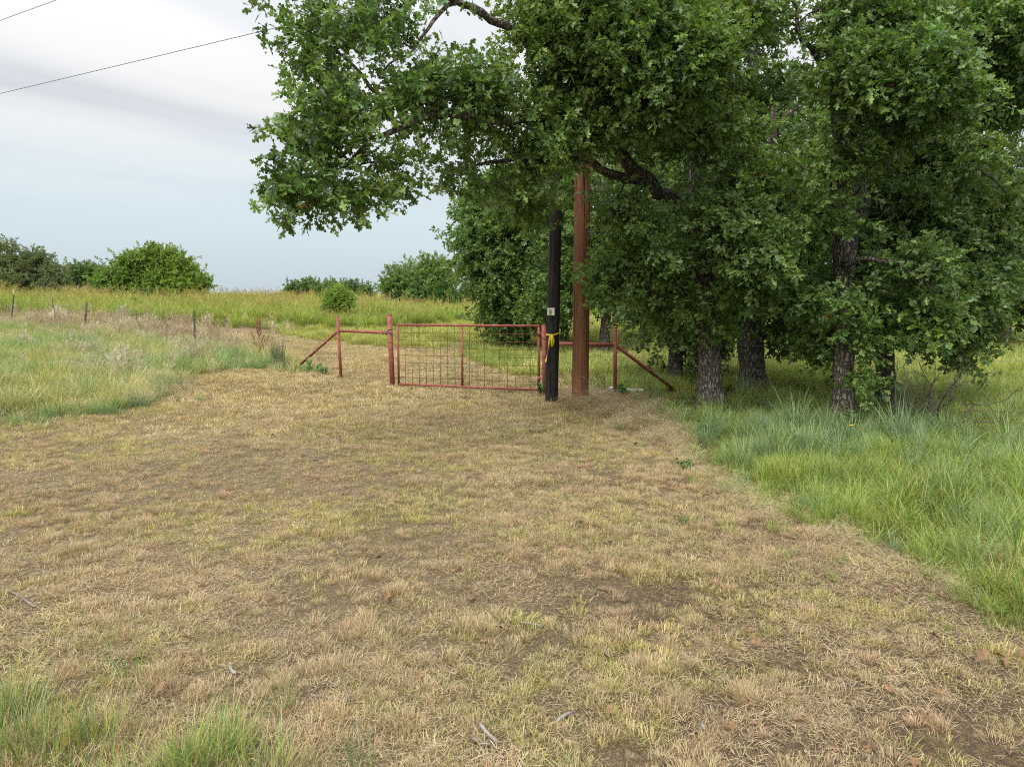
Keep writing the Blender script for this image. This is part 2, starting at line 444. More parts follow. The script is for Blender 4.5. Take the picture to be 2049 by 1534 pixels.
# ------------------------------------------------------------------ scattering (geometry nodes on a cloud of points)
def scatter_tree(coll):
    ng = bpy.data.node_groups.new('scatter_' + coll.name, 'GeometryNodeTree')
    ng.interface.new_socket('Geometry', in_out='INPUT', socket_type='NodeSocketGeometry')
    ng.interface.new_socket('Geometry', in_out='OUTPUT', socket_type='NodeSocketGeometry')
    a = ng.nodes.new
    gi = a('NodeGroupInput'); go = a('NodeGroupOutput')
    iop = a('GeometryNodeInstanceOnPoints'); ci = a('GeometryNodeCollectionInfo')
    ci.inputs['Collection'].default_value = coll
    ci.inputs['Separate Children'].default_value = True; ci.inputs['Reset Children'].default_value = True
    iop.inputs['Pick Instance'].default_value = True
    def na(nm, ty):
        x = a('GeometryNodeInputNamedAttribute'); x.data_type = ty; x.inputs['Name'].default_value = nm
        return next(o for o in x.outputs if o.enabled and o.name == 'Attribute')
    e2r = a('FunctionNodeEulerToRotation')
    l = ng.links.new
    l(gi.outputs[0], iop.inputs['Points']); l(ci.outputs[0], iop.inputs['Instance'])
    l(na('pick', 'INT'), iop.inputs['Instance Index'])
    l(na('rot', 'FLOAT_VECTOR'), e2r.inputs[0]); l(e2r.outputs[0], iop.inputs['Rotation'])
    l(na('scl', 'FLOAT_VECTOR'), iop.inputs['Scale'])
    l(iop.outputs[0], go.inputs[0])
    return ng
PROTO = {}
def proto_set(name, meshes):
    c = bpy.data.collections.new(name)
    for i, me in enumerate(meshes):
        c.objects.link(bpy.data.objects.new('%s_%02d' % (name, i), me))
    PROTO[name] = (c, len(meshes), scatter_tree(c))
def scatter(name, pname, pts, rot, scl, tint, parent=None, pick=None):
    c, n, ng = PROTO[pname]
    m = len(pts)
    scl = np.asarray(scl, float)
    if scl.ndim == 1: scl = np.repeat(scl[:, None], 3, 1)
    if pick is None: pick = rs.randint(0, n, m)
    me = mesh_np(name, pts, [], None, False) if False else bpy.data.meshes.new(name)
    me.vertices.add(m); me.vertices.foreach_set('co', np.ascontiguousarray(pts, np.float32).ravel())
    for an, ty, d in (('rot', 'FLOAT_VECTOR', rot), ('scl', 'FLOAT_VECTOR', scl), ('tint', 'FLOAT_VECTOR', tint), ('pick', 'INT', pick)):
        at = me.attributes.new(an, ty, 'POINT')
        at.data.foreach_set('vector' if ty != 'INT' else 'value', np.ascontiguousarray(d, np.int32 if ty == 'INT' else np.float32).ravel())
    o = obj(name, me, parent)
    md = o.modifiers.new('scatter', 'NODES'); md.node_group = ng
    return o

# ---- grass prototypes
def strips(specs):
    """specs: list of (points (n,3), widths (n,), side vector, colour base, colour tip) -> mesh arrays"""
    V = []; Q = []; T = []; C = []; o = 0
    for pts, wd, side, c0, c1 in specs:
        n = len(pts); side = np.asarray(side)
        a = pts[:-1] - side * wd[:-1, None] / 2; b = pts[:-1] + side * wd[:-1, None] / 2
        v = np.empty((2 * (n - 1) + 1, 3)); v[0:-1:2] = a; v[1:-1:2] = b; v[-1] = pts[-1]
        V.append(v)
        t = np.concatenate([np.repeat(np.linspace(0, 1, n)[:-1], 2), [1]])[:, None]
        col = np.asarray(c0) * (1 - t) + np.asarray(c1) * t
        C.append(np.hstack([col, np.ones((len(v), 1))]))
        for i in range(n - 2):
            Q.append((o + 2 * i, o + 2 * i + 1, o + 2 * i + 3, o + 2 * i + 2))
        T.append((o + 2 * n - 4, o + 2 * n - 3, o + 2 * n - 2)); o += len(v)
    return np.vstack(V), [np.array(Q).reshape(-1, 4), np.array(T).reshape(-1, 3)], np.vstack(C)
def strip_mesh(name, specs, mat):
    V, Fc, C = strips(specs)
    return mesh_np(name, V, Fc, mat, False, {'col': ('FLOAT_COLOR', C)})
def blade(r, base, L_, w_, az_, tilt, bend, n=4):
    th = tilt + bend * (np.arange(n) / (n - 1)) ** 1.3
    d = np.stack([np.sin(th) * math.cos(az_), np.sin(th) * math.sin(az_), np.cos(th)], -1)
    pts = base + np.vstack([[0, 0, 0], np.cumsum(d[:-1] * (L_ / (n - 1)), 0)])
    wd = w_ * np.array([.75, 1, .75, .4, .3][:n]) if n <= 5 else w_ * np.linspace(1, .2, n)
    sa = az_ + math.pi / 2 + r.normal(0, .5)
    return pts, wd, np.array([math.cos(sa), math.sin(sa), 0])
def jc(r, c, v=.2):
    return np.asarray(c) * (1 + r.uniform(-v, v)) * (1 + r.uniform(-.06, .06, 3))
def tuft(name, seed, nb, rad, hl, wd, tilt, bend, pal, mat, tipmix=None, n=4):
    r = np.random.RandomState(seed); sp = []
    for i in range(nb):
        a = r.uniform(0, 6.283); q = rad * math.sqrt(r.uniform())
        az_ = a + r.normal(0, .7)
        p = blade(r, np.array([q * math.cos(a), q * math.sin(a), -.01]), r.uniform(*hl), wd * r.uniform(.7, 1.3), az_,
                  abs(r.normal(tilt * (.4 + .8 * q / (rad + 1e-6)), tilt * .4)), abs(r.normal(bend, bend * .5)), n)
        c = jc(r, pal[r.randint(len(pal))])
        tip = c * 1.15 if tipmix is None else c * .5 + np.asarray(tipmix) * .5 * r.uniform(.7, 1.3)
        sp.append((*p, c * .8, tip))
    return strip_mesh(name, sp, mat)
PALE = [(.52, .48, .36), (.58, .54, .42), (.45, .41, .28)]
PINK = [(.455, .35, .22), (.51, .425, .275), (.43, .33, .205), (.54, .475, .31), (.44, .415, .22)]
ROSY = [(.44, .295, .19), (.50, .355, .23), (.385, .255, .165), (.49, .38, .25)]
STRAW = [(.58, .49, .30), (.54, .445, .26), (.62, .545, .37), (.48, .385, .22), (.40, .335, .21), (.55, .45, .29)]
SHORT = [(.30, .325, .12), (.37, .37, .155), (.43, .405, .19), (.25, .30, .10)]
GREEN = [(.17, .29, .055), (.21, .33, .065), (.26, .37, .09), (.125, .235, .05), (.33, .36, .14), (.40, .36, .20)]
PRAIRIE = [(.34, .36, .13), (.40, .40, .18), (.28, .32, .11), (.44, .41, .22), (.30, .36, .20), (.24, .31, .12)]
YGREEN = [(.28, .35, .075), (.34, .385, .095), (.23, .32, .065), (.38, .39, .12), (.19, .28, .055)]
BLUE = [(.19, .285, .165), (.225, .33, .205), (.16, .255, .135), (.265, .36, .23), (.19, .275, .105)]
DRY = [(.38, .27, .19), (.44, .34, .24), (.34, .23, .165), (.50, .42, .29), (.36, .34, .17)]
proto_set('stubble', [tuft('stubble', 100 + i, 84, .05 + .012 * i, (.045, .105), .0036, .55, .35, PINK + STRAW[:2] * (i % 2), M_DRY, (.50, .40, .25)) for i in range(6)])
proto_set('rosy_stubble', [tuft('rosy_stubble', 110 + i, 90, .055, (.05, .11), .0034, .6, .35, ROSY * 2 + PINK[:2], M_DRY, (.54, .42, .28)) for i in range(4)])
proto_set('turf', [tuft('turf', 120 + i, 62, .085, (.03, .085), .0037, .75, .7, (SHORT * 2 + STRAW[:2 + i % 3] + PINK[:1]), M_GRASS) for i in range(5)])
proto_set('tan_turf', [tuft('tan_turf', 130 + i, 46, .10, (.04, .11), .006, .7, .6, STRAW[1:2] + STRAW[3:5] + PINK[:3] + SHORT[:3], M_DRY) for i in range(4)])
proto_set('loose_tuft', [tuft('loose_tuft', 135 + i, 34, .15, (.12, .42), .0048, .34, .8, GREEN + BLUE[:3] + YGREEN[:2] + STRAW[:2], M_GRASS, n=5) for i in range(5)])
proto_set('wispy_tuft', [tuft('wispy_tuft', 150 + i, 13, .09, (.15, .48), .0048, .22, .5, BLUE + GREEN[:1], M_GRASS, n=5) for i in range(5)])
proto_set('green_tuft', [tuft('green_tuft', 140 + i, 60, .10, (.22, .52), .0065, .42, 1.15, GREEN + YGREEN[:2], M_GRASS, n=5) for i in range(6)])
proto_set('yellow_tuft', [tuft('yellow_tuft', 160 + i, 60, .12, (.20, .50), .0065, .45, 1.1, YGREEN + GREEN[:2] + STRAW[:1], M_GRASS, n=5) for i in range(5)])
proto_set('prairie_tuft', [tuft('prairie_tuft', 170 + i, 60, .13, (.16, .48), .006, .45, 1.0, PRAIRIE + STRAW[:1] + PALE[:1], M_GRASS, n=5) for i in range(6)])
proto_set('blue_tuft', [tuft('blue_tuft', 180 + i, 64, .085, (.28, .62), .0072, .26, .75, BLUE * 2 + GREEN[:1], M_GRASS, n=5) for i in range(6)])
proto_set('lean_blue_tuft', [tuft('lean_blue_tuft', 190 + i, 70, .10, (.30, .55), .0065, .6, 1.3, BLUE + GREEN[:2], M_GRASS, n=5) for i in range(4)])
def litter(name, seed, nb, half, hl, pal, mat, up=.018, wd=.0020):
    r = np.random.RandomState(seed); sp = []
    for i in range(nb):
        b = np.array([r.uniform(-half, half), r.uniform(-half, half), r.uniform(.002, up)])
        az_ = r.uniform(0, 6.283); L_ = r.uniform(*hl)
        p = blade(r, b, L_, wd * r.uniform(.6, 1.4), az_, 1.5 + r.normal(0, .16), r.normal(0, .25), 3)
        c = jc(r, pal[r.randint(len(pal))], .25); sp.append((*p, c, c))
    return strip_mesh(name, sp, mat)
proto_set('straw', [litter('straw', 200 + i, 270, .22, (.015, .075), STRAW[1:2] + STRAW[3:] * 2 + PINK[:3] + [(.13, .095, .06), (.22, .16, .10)] + [(.20, .155, .10)], M_DRY) for i in range(6)])
proto_set('thatch', [litter('thatch', 220 + i, 240, .22, (.06, .20), STRAW + [(.30, .27, .14), (.25, .19, .11)], M_DRY, .12) for i in range(4)])
def seedgrass(name, seed, ns, rad, hl, stem_pal, head_pal, nleaf, leaf_pal, headL=.16, spread=.5, mat=M_DRY, nh=9, wd=.007):
    r = np.random.RandomState(seed); sp = []
    for i in range(nleaf):
        a = r.uniform(0, 6.283); q = rad * math.sqrt(r.uniform())
        p = blade(r, np.array([q * math.cos(a), q * math.sin(a), -.01]), r.uniform(.45, .85) * hl[1], wd * 1.5 * r.uniform(.7, 1.4), r.uniform(0, 6.28), abs(r.normal(.3, .2)), abs(r.normal(.9, .4)), 5)
        c = jc(r, leaf_pal[r.randint(len(leaf_pal))]); sp.append((*p, c * .85, c * 1.1))
    for i in range(ns):
        a = r.uniform(0, 6.283); q = rad * math.sqrt(r.uniform())
        pts, wd_, side = blade(r, np.array([q * math.cos(a), q * math.sin(a), -.01]), r.uniform(*hl), wd * .7, r.uniform(0, 6.28), abs(r.normal(.12, .08)), abs(r.normal(.25, .12)), 5)
        c = jc(r, stem_pal[r.randint(len(stem_pal))]); hc = jc(r, head_pal[r.randint(len(head_pal))])
        sp.append((pts, wd_, side, c, c * .6 + hc * .4))
        tip = pts[-1]; ax_ = pts[-1] - pts[-2]; ax_ /= np.linalg.norm(ax_)
        for j in range(nh):
            b = tip - ax_ * headL * (j / nh) * .9
            d = ax_ * .8 + r.normal(0, spread, 3); d /= np.linalg.norm(d)
            q2 = np.vstack([b, b + d * headL * .28, b + d * headL * .5 + [0, 0, -.01]])
            s_ = np.cross(d, r.normal(size=3)); s_ /= np.linalg.norm(s_) + 1e-6
            sp.append((q2, np.array([.004, .009, .004]) * (wd / .007), s_, hc * .9, hc * 1.1))
    return strip_mesh(name, sp, mat)
proto_set('seed_grass', [seedgrass('seed_grass', 240 + i, 16, .12, (.5, .95), DRY, DRY[:3] + ([PALE[i % 3]] if i < 3 else [DRY[1]]), 26, DRY + YGREEN[:1] + BLUE[:1], .14, .35) for i in range(5)])
proto_set('pale_grass', [seedgrass('pale_grass', 250 + i, 22, .12, (.45, .8), PALE, PALE, 22, PALE + YGREEN[:1], .16, .5) for i in range(3)])
proto_set('field_grass', [seedgrass('field_grass', 260 + i, 3, .22, (.95, 1.35), YGREEN[:3], [(.36, .27, .12), (.40, .36, .14), (.38, .36, .13)], 100, YGREEN + GREEN[:2], .28, .45, M_GRASS, 8, .013) for i in range(5)])
proto_set('meadow', [tuft('meadow', 280 + i, 80, .22, (.12, .34), .009, .5, .9, YGREEN + STRAW[:2] + YGREEN[:2], M_GRASS) for i in range(4)])

CL = {}
def ground_pts(n, x0, x1, y0, y1, seed, cond=None, clump=0, csig=.2):
    r = np.random.RandomState(seed)
    x = r.uniform(x0, x1, n); y = r.uniform(y0, y1, n); cid = np.arange(n)
    if clump:
        m = max(1, n // clump); cx_ = r.uniform(x0, x1, m); cy_ = r.uniform(y0, y1, m); cid = r.randint(0, m, n)
        sg = csig * r.uniform(.5, 1.6, m)[cid]
        x = cx_[cid] + r.normal(0, 1, n) * sg; y = cy_[cid] + r.normal(0, 1, n) * sg
    keep = (np.abs(x) < 0.80 * np.maximum(y, 0) + 2.2)        # a little wider than the view
    if cond is not None: keep &= (r.uniform(size=n) < cond(x, y))
    x, y = x[keep], y[keep]; CL['id'] = cid[keep]
    return np.stack([x, y, h(x, y)], -1)
def rots(m, seed, lean=.12):
    r = np.random.RandomState(seed)
    return np.stack([r.normal(0, lean, m), r.normal(0, lean, m), r.uniform(0, 6.283, m)], -1)
def tints(p, seed, sc=.8, warm=.5):
    r = np.random.RandomState(seed)
    a = np.clip(.5 + .9 * (fbm(p[:, 0] * sc, p[:, 1] * sc, seed) - .5) + r.normal(0, .2, len(p)), 0, 1)
    b = np.clip(warm * 2 * (fbm(p[:, 0] * sc * .7 + 9, p[:, 1] * sc * .7, seed + 1) - .25) + r.normal(0, .12, len(p)), 0, 1)
    return np.stack([a, b, r.uniform(size=len(p))], -1)
def tint_c(t, ci, seed):
    if ci is not None:
        r = np.random.RandomState(seed + 9); m = ci.max() + 1
        t[:, 0] = np.clip(.45 * t[:, 0] + .55 * r.uniform(0, 1, m)[ci], 0, 1); t[:, 1] = np.clip(t[:, 1] * .5 + .6 * r.uniform(0, 1, m)[ci] ** 1.5, 0, 1)
    return t
def field(name, pname, n, box, seed, cond, sc, label, lean=.12, warm=.5, cat='grass', tsc=.8, clump=0, csig=.2, edge=0):
    p = ground_pts(n, *box, seed, cond, clump, csig)
    r = np.random.RandomState(seed + 1); ci = CL['id']
    s = r.uniform(*sc, len(p))
    if clump: s = s * r.uniform(.6, 1.3, ci.max() + 1)[ci]
    if edge:      # grass the mower clipped or flattened along its line is lower
        f = sum(z_mow(p[:, 0] + q * math.cos(a), p[:, 1] + q * math.sin(a)).astype(float) for q in (.3, .75) for a in np.arange(8) * math.pi / 4) / 16
        s = s * (1 - edge * np.clip(f * 1.6, 0, 1))
    s3 = np.stack([s, s, s * r.uniform(.8, 1.2, len(p))], -1)
    o = scatter(name, pname, p, rots(len(p), seed + 2, lean), s3, tint_c(tints(p, seed + 3, tsc, warm), ci if clump else None, seed))
    return tag(o, label, cat, None, 'stuff')
def patch(x, y, sc, s, lo, hi):
    return ss((fbm(x * sc, y * sc, s) - lo) / (hi - lo))

# mown drive in front of the gate and behind it
mow_f = lambda x, y: z_mow(x, y).astype(float)
field('dry_stubble', 'stubble', 62000, (-9, 9, 1.6, 13), 1, lambda x, y: mow_f(x, y) * (.12 + .88 * patch(x, y, 1.1, 41, .38, .62)) * (.10 + .90 * patch(x, y, 5.0, 42, .46, .60)) * (1 - .5 * ss((x - .5) / 2) * (1 - ss((y - 5) / 3))), (.40, .82),
      'pinkish tan mown grass stubble covering the drive in front of the gate', .15, .55, clump=4, csig=0.07)
field('rosy_stubble', 'rosy_stubble', 9000, (-9, 9, 1.6, 12), 3, lambda x, y: mow_f(x, y) * patch(x, y, .9, 43, .44, .60) * (.25 + .75 * patch(x, y, 4.0, 44, .45, .6)), (.40, .75),
      'rosy tan stubs of bunch grass standing out in the mown drive', .15, .5, clump=4, csig=.06)
field('short_turf', 'turf', 46000, (-10, 9, 1.6, 15), 5, lambda x, y: mow_f(x, y) * (.15 + .85 * patch(x, y, .8, 51, .42, .62)), (.40, .95),
      'short yellow green regrowth between the dry stubble of the drive', .15, .5, clump=5, csig=0.12)
field('straw_litter', 'straw', 7000, (-10, 9, 1.6, 14), 9, lambda x, y: mow_f(x, y) * (.35 + .65 * patch(x, y, .9, 61, .35, .6)), (.7, 1.3),
      'loose pale straw clippings lying across the mown drive', .06, .4)
field('track_stubble', 'tan_turf', 46000, (-16, 6, 9.5, 30), 13, lambda x, y: mow_f(x, y) * (.2 + .7 * ss((y - 9.5) / 6)), (.6, 1.25),
      'tan cropped grass on the track beyond the red gate', .2, .9)

# prairie on the left, between the drive and the wire fence
def nm(x, y):
    r = np.random.RandomState(len(x) % 9973)      # ragged margin: tufts straggle over the mower's line
    s_ = np.where(r.uniform(size=len(x)) < .35, .38, .10)
    return 1 - z_mow(x + r.normal(0, 1, len(x)) * s_, y + r.normal(0, 1, len(x)) * s_ * 1.6).astype(float)
def left_front(x, y): return nm(x, y) * (x < -3.6) * (y < fence_y(x) + .5) * (y > 6)
def left_back(x, y):
    f = fence_y(x) + 2.4 * (fbm(x * .4, y * .4, 77) - .5)
    return nm(x, y) * (x < -5.5) * ss((y - f + 4.0) / 6.0) * (y < john_y(x) + 1) * (1 - ss((x + 13) / 4) * ss((y - fence_y(x) - 1.5) / 2.0))
box_l = (-34, -3, 8, 42)
field('prairie_grass', 'prairie_tuft', 26000, (-26, -3, 8, 30), 17, lambda x, y: left_front(x, y) * (.25 + .75 * patch(x, y, .5, 71, .35, .6)) * (1 - .75 * left_back(x, y)), (.7, 1.25),
      'yellow green prairie grass on the bank in front of the wire fence', .15, .4, clump=12, edge=0.55, csig=0.28)
field('bluestem_grass', 'lean_blue_tuft', 12000, (-26, -3, 8, 30), 21, lambda x, y: left_front(x, y) * patch(x, y, .55, 81, .44, .60) * (1 - .6 * left_back(x, y)), (.7, 1.3),
      'blue grey bunch grass mixed into the grassy bank', .12, .3, clump=10, edge=0.5, csig=0.25)
field('reddish_seed_grass', 'seed_grass', 16000, box_l, 25, lambda x, y: left_back(x, y) * (.35 + .65 * patch(x, y, .45, 91, .42, .62)) * (.2 + .8 * ss((-x - 6.5) / 5)) * .5, (.5, .9),
      'reddish brown seeding grass standing along the wire fence', .1, .4, clump=9, csig=0.28)
field('pale_seed_grass', 'pale_grass', 7000, box_l, 29, lambda x, y: left_back(x, y) * patch(x, y, .6, 95, .48, .62), (.6, .95),
      'pale straw coloured seed heads in patches along the wire fence', .15, .4, clump=9, csig=0.25)
field('fence_yellow_grass', 'prairie_tuft', 22000, box_l, 30, lambda x, y: left_back(x, y) * (.3 + .6 * patch(x, y, .7, 97, .45, .62)), (.7, 1.2),
      'yellow green tufts low among the dry seeding grass', .15, .5, clump=9, csig=0.28)
# meadow and tall field grass behind the fence line
def meadow_z(x, y): return nm(x, y) * (x > -26) * (y > fence_y(x) + .5) * (1 - left_back(x, y)) * (y < john_y(x) + 3)
field('meadow_grass', 'meadow', 22000, (-28, 14, 15, 50), 33, lambda x, y: meadow_z(x, y) * (1 - .8 * wood(x, y)) * (.5 + .5 * patch(x, y, .4, 101, .3, .55)), (.7, 1.3),
      'low pale green meadow grass beyond the mown track', .15, .45, tsc=.3, clump=8, csig=0.4)
def green_z(x, y): return inpoly(*jit(x, y, .3), GREEN_PATCH).astype(float)
field('lush_patch', 'green_tuft', 3500, (-3, 4, 14, 26), 35, green_z, (.5, .9), 'lush bright green grass behind the hinge end of the gate', .15, .2)
field('tall_field_grass', 'field_grass', 26000, (-60, 30, 33, 78), 37, lambda x, y: ((y > john_y(x) + 4 * (fbm(x * .2, y * .2, 5) - .5)) * (.5 + .5 * patch(x, y, .25, 105, .3, .6))).astype(float), (.5, 1.0),
      'tall yellow green field grass with rusty seed heads along the rise', .12, .10, tsc=.25, clump=9, csig=0.6)
# oak side verge and the floor of the oak grove
def right_z(x, y): return nm(x, y) * (x > 1.2) * (y < 22)
def q_near(x, y): return 1 - ss((y - 7.6 - .8 * (fbm(x * .8, y * .8, 9) - .5)) / 1.5)
field('verge_grass', 'green_tuft', 14000, (1, 13, 2, 11), 41, lambda x, y: right_z(x, y) * (.15 + .85 * q_near(x, y)) * (.45 + .55 * patch(x, y, 1.3, 119, .38, .58)), (.40, .90),
      'bright green grass on the oak side verge below the oaks', .15, .4, clump=9, edge=0.6, csig=0.17)
field('verge_bluestem', 'blue_tuft', 5600, (1, 14, 2, 13.5), 45, lambda x, y: right_z(x, y) * (.07 + .93 * (1 - q_near(x, y)) * patch(x, y, 1.5, 111, .42, .58) * (1 - ss((y - 10.3 + .12 * x) / 1.4))), (.5, 1.1),
      'blue green bluestem clumps standing in front of the oak trunks', .1, .25, clump=7, edge=0.45, csig=0.12)
field('verge_lean_bluestem', 'lean_blue_tuft', 7000, (1, 14, 2, 13.5), 46, lambda x, y: right_z(x, y) * (.08 + .7 * patch(x, y, 1.2, 118, .40, .58) * (1 - q_near(x, y)) * (1 - ss((y - 10.3 + .12 * x) / 1.2))), (.5, .9),
      'arching grey green grass between the bluestem clumps', .15, .25, clump=8, edge=0.5, csig=0.15)
field('grove_grass', 'green_tuft', 16000, (1.4, 22, 10.5, 22), 49, lambda x, y: right_z(x, y) * (.12 + .75 * patch(x, y, .5, 115, .4, .62)), (.45, .9),
      'dark green shade grass under the oaks', .25, .2, clump=8, csig=0.2)
field('clearing_grass', 'yellow_tuft', 22000, (5.5, 34, 11.5, 42), 53, lambda x, y: ss((x - 6.2 - .15 * (y - 12)) / 1.5) * .9, (.7, 1.3),
      'sunlit pale green grass in the clearing past the oaks', .2, .3, clump=8, csig=0.3)
field('grove_meadow', 'meadow', 9000, (0, 26, 17, 44), 57, lambda x, y: (x > .3 * (y - 18)) * .9, (.9, 1.6),
      'light green grass glimpsed through gaps between the oak trunks', .15, .3)
# clippings heaped along the mower's edge
def heap(name, poly_px, n, seed, label, sc=(.6, 1.1)):
    poly = np.array([gp(*q)[:2] for q in poly_px]); lo, hi = poly.min(0), poly.max(0)
    p = ground_pts(n, lo[0], hi[0], lo[1], hi[1], seed, lambda x, y: inpoly(*jit(x, y, .15), poly).astype(float))
    p[:, 2] += np.random.RandomState(seed).uniform(-.02, .05, len(p))
    o = scatter(name, 'thatch', p, rots(len(p), seed, .25), np.random.RandomState(seed).uniform(*sc, len(p)), tints(p, seed, 1.5, .4))
    tag(o, label, 'clippings', None, 'stuff')
heap('bank_clippings', [(100, 800), (250, 770), (330, 755), (350, 790), (240, 818), (110, 825)], 500, 61, 'heaped dry clippings along the edge of the grassy bank')
heap('pole_clippings', [(1090, 800), (1200, 790), (1300, 800), (1385, 890), (1390, 930), (1300, 880), (1150, 830)], 700, 62, 'matted dry clippings on the mound below the poles')

# ------------------------------------------------------------------ oak leaves
def leaf_arrays(L_=.12, fine=True):
    if fine:
        u = np.array([0, .16, .30, .42, .52, .64, .73, .86, 1.0]); wv = np.array([.012, .02, .13, .05, .29, .25, .06, .18, .02])
    else:
        u = np.array([0, .22, .55, .75, 1.0]); wv = np.array([.015, .08, .28, .14, .02])
    n = len(u); z = -.10 * (u - .3) ** 2
    c = np.stack([u * L_, 0 * u, z * L_], -1)
    sh = np.where(wv > .18, .05, 0)
    l_ = np.stack([(u + sh) * L_, wv * L_, (z + .28 * wv) * L_], -1); r_ = l_ * [1, -1, 1]
    V = np.vstack([c, l_, r_]); i = np.arange(n - 1)
    Q = np.vstack([np.stack([i, i + 1, n + i + 1, n + i], -1), np.stack([i + 1, i, 2 * n + i, 2 * n + i + 1], -1)])
    return V, Q
OAK = [(.098, .180, .055), (.120, .205, .062), (.082, .155, .050), (.158, .230, .075), (.094, .175, .072)]
def euler_m(r, az_, pitch, roll):
    return np.array((Matrix.Rotation(az_, 3, 'Z') @ Matrix.Rotation(pitch, 3, 'Y') @ Matrix.Rotation(roll, 3, 'X')))
LEAFV, LEAFQ = leaf_arrays(1.0, True)
LEAFV2, LEAFQ2 = leaf_arrays(1.0, False)
SPRAYS = []
def spray(name, seed, nl, twig, size, fine, pal, mat, flat=.45):
    r = np.random.RandomState(seed); Vs = []; Qs = []; Cs = []; o = 0; ms = []
    lv, lq = (LEAFV, LEAFQ) if fine else (LEAFV2, LEAFQ2)
    for i in range(nl):
        t = i / max(1, nl - 1)
        pos = np.array([twig * (t ** .6), 0, 0]) + r.normal(0, .012, 3)
        az_ = r.uniform(-1, 1) * (2.1 - 1.0 * t)
        M3 = euler_m(r, az_, r.normal(.08, flat), r.normal(0, flat * 1.25))
        s = size * r.uniform(.5, 1.3)
        v = (lv * s * [1, r.uniform(.8, 1.15), 1]) @ M3.T + pos
        c = jc(r, pal[r.randint(len(pal))], .28)
        Vs.append(v); Qs.append(lq + o); o += len(v); Cs.append(np.tile(np.append(c, 1), (len(v), 1)))
        ms.append((M3, s, pos, c))
    if fine: SPRAYS.append(ms)
    return mesh_np(name, np.vstack(Vs), np.vstack(Qs), mat, False, {'col': ('FLOAT_COLOR', np.vstack(Cs))})
proto_set('oak_spray', [spray('oak_spray', 300 + i, 11, .14, .112, True, OAK, M_LEAF, .5) for i in range(8)])
proto_set('oak_cluster', [spray('oak_cluster', 320 + i, 26, .40, .118, False, OAK, M_LEAF, .6) for i in range(6)])
proto_set('far_cluster', [spray('far_cluster', 340 + i, 34, .62, .15, False, OAK, M_LEAF, .7) for i in range(5)])
BUSH = [(.13, .22, .045), (.17, .27, .06), (.21, .31, .075), (.11, .19, .045)]
OLIVE = [(.125, .165, .07), (.155, .195, .082), (.10, .14, .058), (.17, .18, .092)]
CEDAR = [(.05, .12, .025), (.065, .15, .03), (.04, .10, .022)]
proto_set('bush_cluster', [spray('bush_cluster', 360 + i, 42, .75, .13, False, BUSH, M_BUSH, .7) for i in range(4)])
proto_set('olive_cluster', [spray('olive_cluster', 370 + i, 46, .55, .095, False, OLIVE, M_BUSH, .8) for i in range(4)])
proto_set('cedar_cluster', [spray('cedar_cluster', 380 + i, 60, .45, .07, False, CEDAR, M_BUSH, .9) for i in range(3)])
proto_set('shrub_cluster', [spray('shrub_cluster', 390 + i, 16, .22, .06, False, [(.13, .22, .05), (.17, .27, .065)], M_BUSH, .6) for i in range(4)])

# ------------------------------------------------------------------ trees
def noise3(p, sc, s):
    return (noise2(p[:, 0] * sc + p[:, 2] * sc * .73, p[:, 1] * sc - p[:, 2] * sc * .61, s) + noise2(p[:, 0] * sc - 5 + p[:, 1] * .31 * sc, p[:, 2] * sc, s + 1)) / 2
def sample_lobes(lobes, n, r, gap=.36, gsc=1.1, gs=0):
    """lobes: (centre, radii, weight). Points near the shell, thinned where a noise leaves gaps"""
    wgt = np.array([l[2] * np.prod(l[1]) ** (2 / 3) for l in lobes]); wgt /= wgt.sum()
    k = r.choice(len(lobes), n * 3, p=wgt)
    d = r.normal(size=(n * 3, 3)); d /= np.linalg.norm(d, axis=1)[:, None]
    q = r.uniform(.10, 1, n * 3) ** (1 / 2.2)
    c = np.array([l[0] for l in lobes])[k]; a = np.array([l[1] for l in lobes])[k]
    p = c + d * q[:, None] * a
    p = p[noise3(p, gsc, gs + 17) > gap]
    return p[:n]
def grow(limbs, att, r, step=.28, sag=.05, maxlen=2.6):
    pos = []; par = []; isl = []
    for pts, rad in limbs:
        for i in range(1, len(pts), 2):
            pos.append(pts[i]); par.append(-1); isl.append(rad[i])
    n0 = len(pos); cap = n0 + len(att) * 14
    A = np.empty((cap, 3)); A[:n0] = pos; par = par + [0] * (cap - n0); n = n0
    d0 = np.array([np.min(np.sum((A[:n0] - p) ** 2, 1)) for p in att])
    order = np.argsort(d0); tips = []
    for k in order:
        p = att[k]
        dd = np.sum((A[:n] - p) ** 2, 1)
        j = int(np.argmin(dd)); dist = math.sqrt(dd[j])
        if dist > maxlen or dist < .04: continue
        m = max(1, int(dist / step)); a = A[j].copy(); prev = j
        for q in range(1, m + 1):
            t = q / m
            if n >= cap: break
            A[n] = a + (p - a) * t + (r.normal(0, .035, 3) * (1 if q < m else 0)) + [0, 0, sag * math.sin(math.pi * t) * dist]
            par[n] = prev; prev = n; n += 1
        tips.append(prev)
    A = A[:n]; par = np.array(par[:n])
    rad = np.zeros(n); acc = np.zeros(n)
    haschild = np.zeros(n, bool); haschild[par[n0:]] = True
    for i in range(n - 1, n0 - 1, -1):
        if acc[i] == 0: acc[i] = .0042 ** 2.2
        acc[par[i]] += acc[i]
    rad = acc ** (1 / 2.2)
    return A, par, rad, n0, np.array(tips)
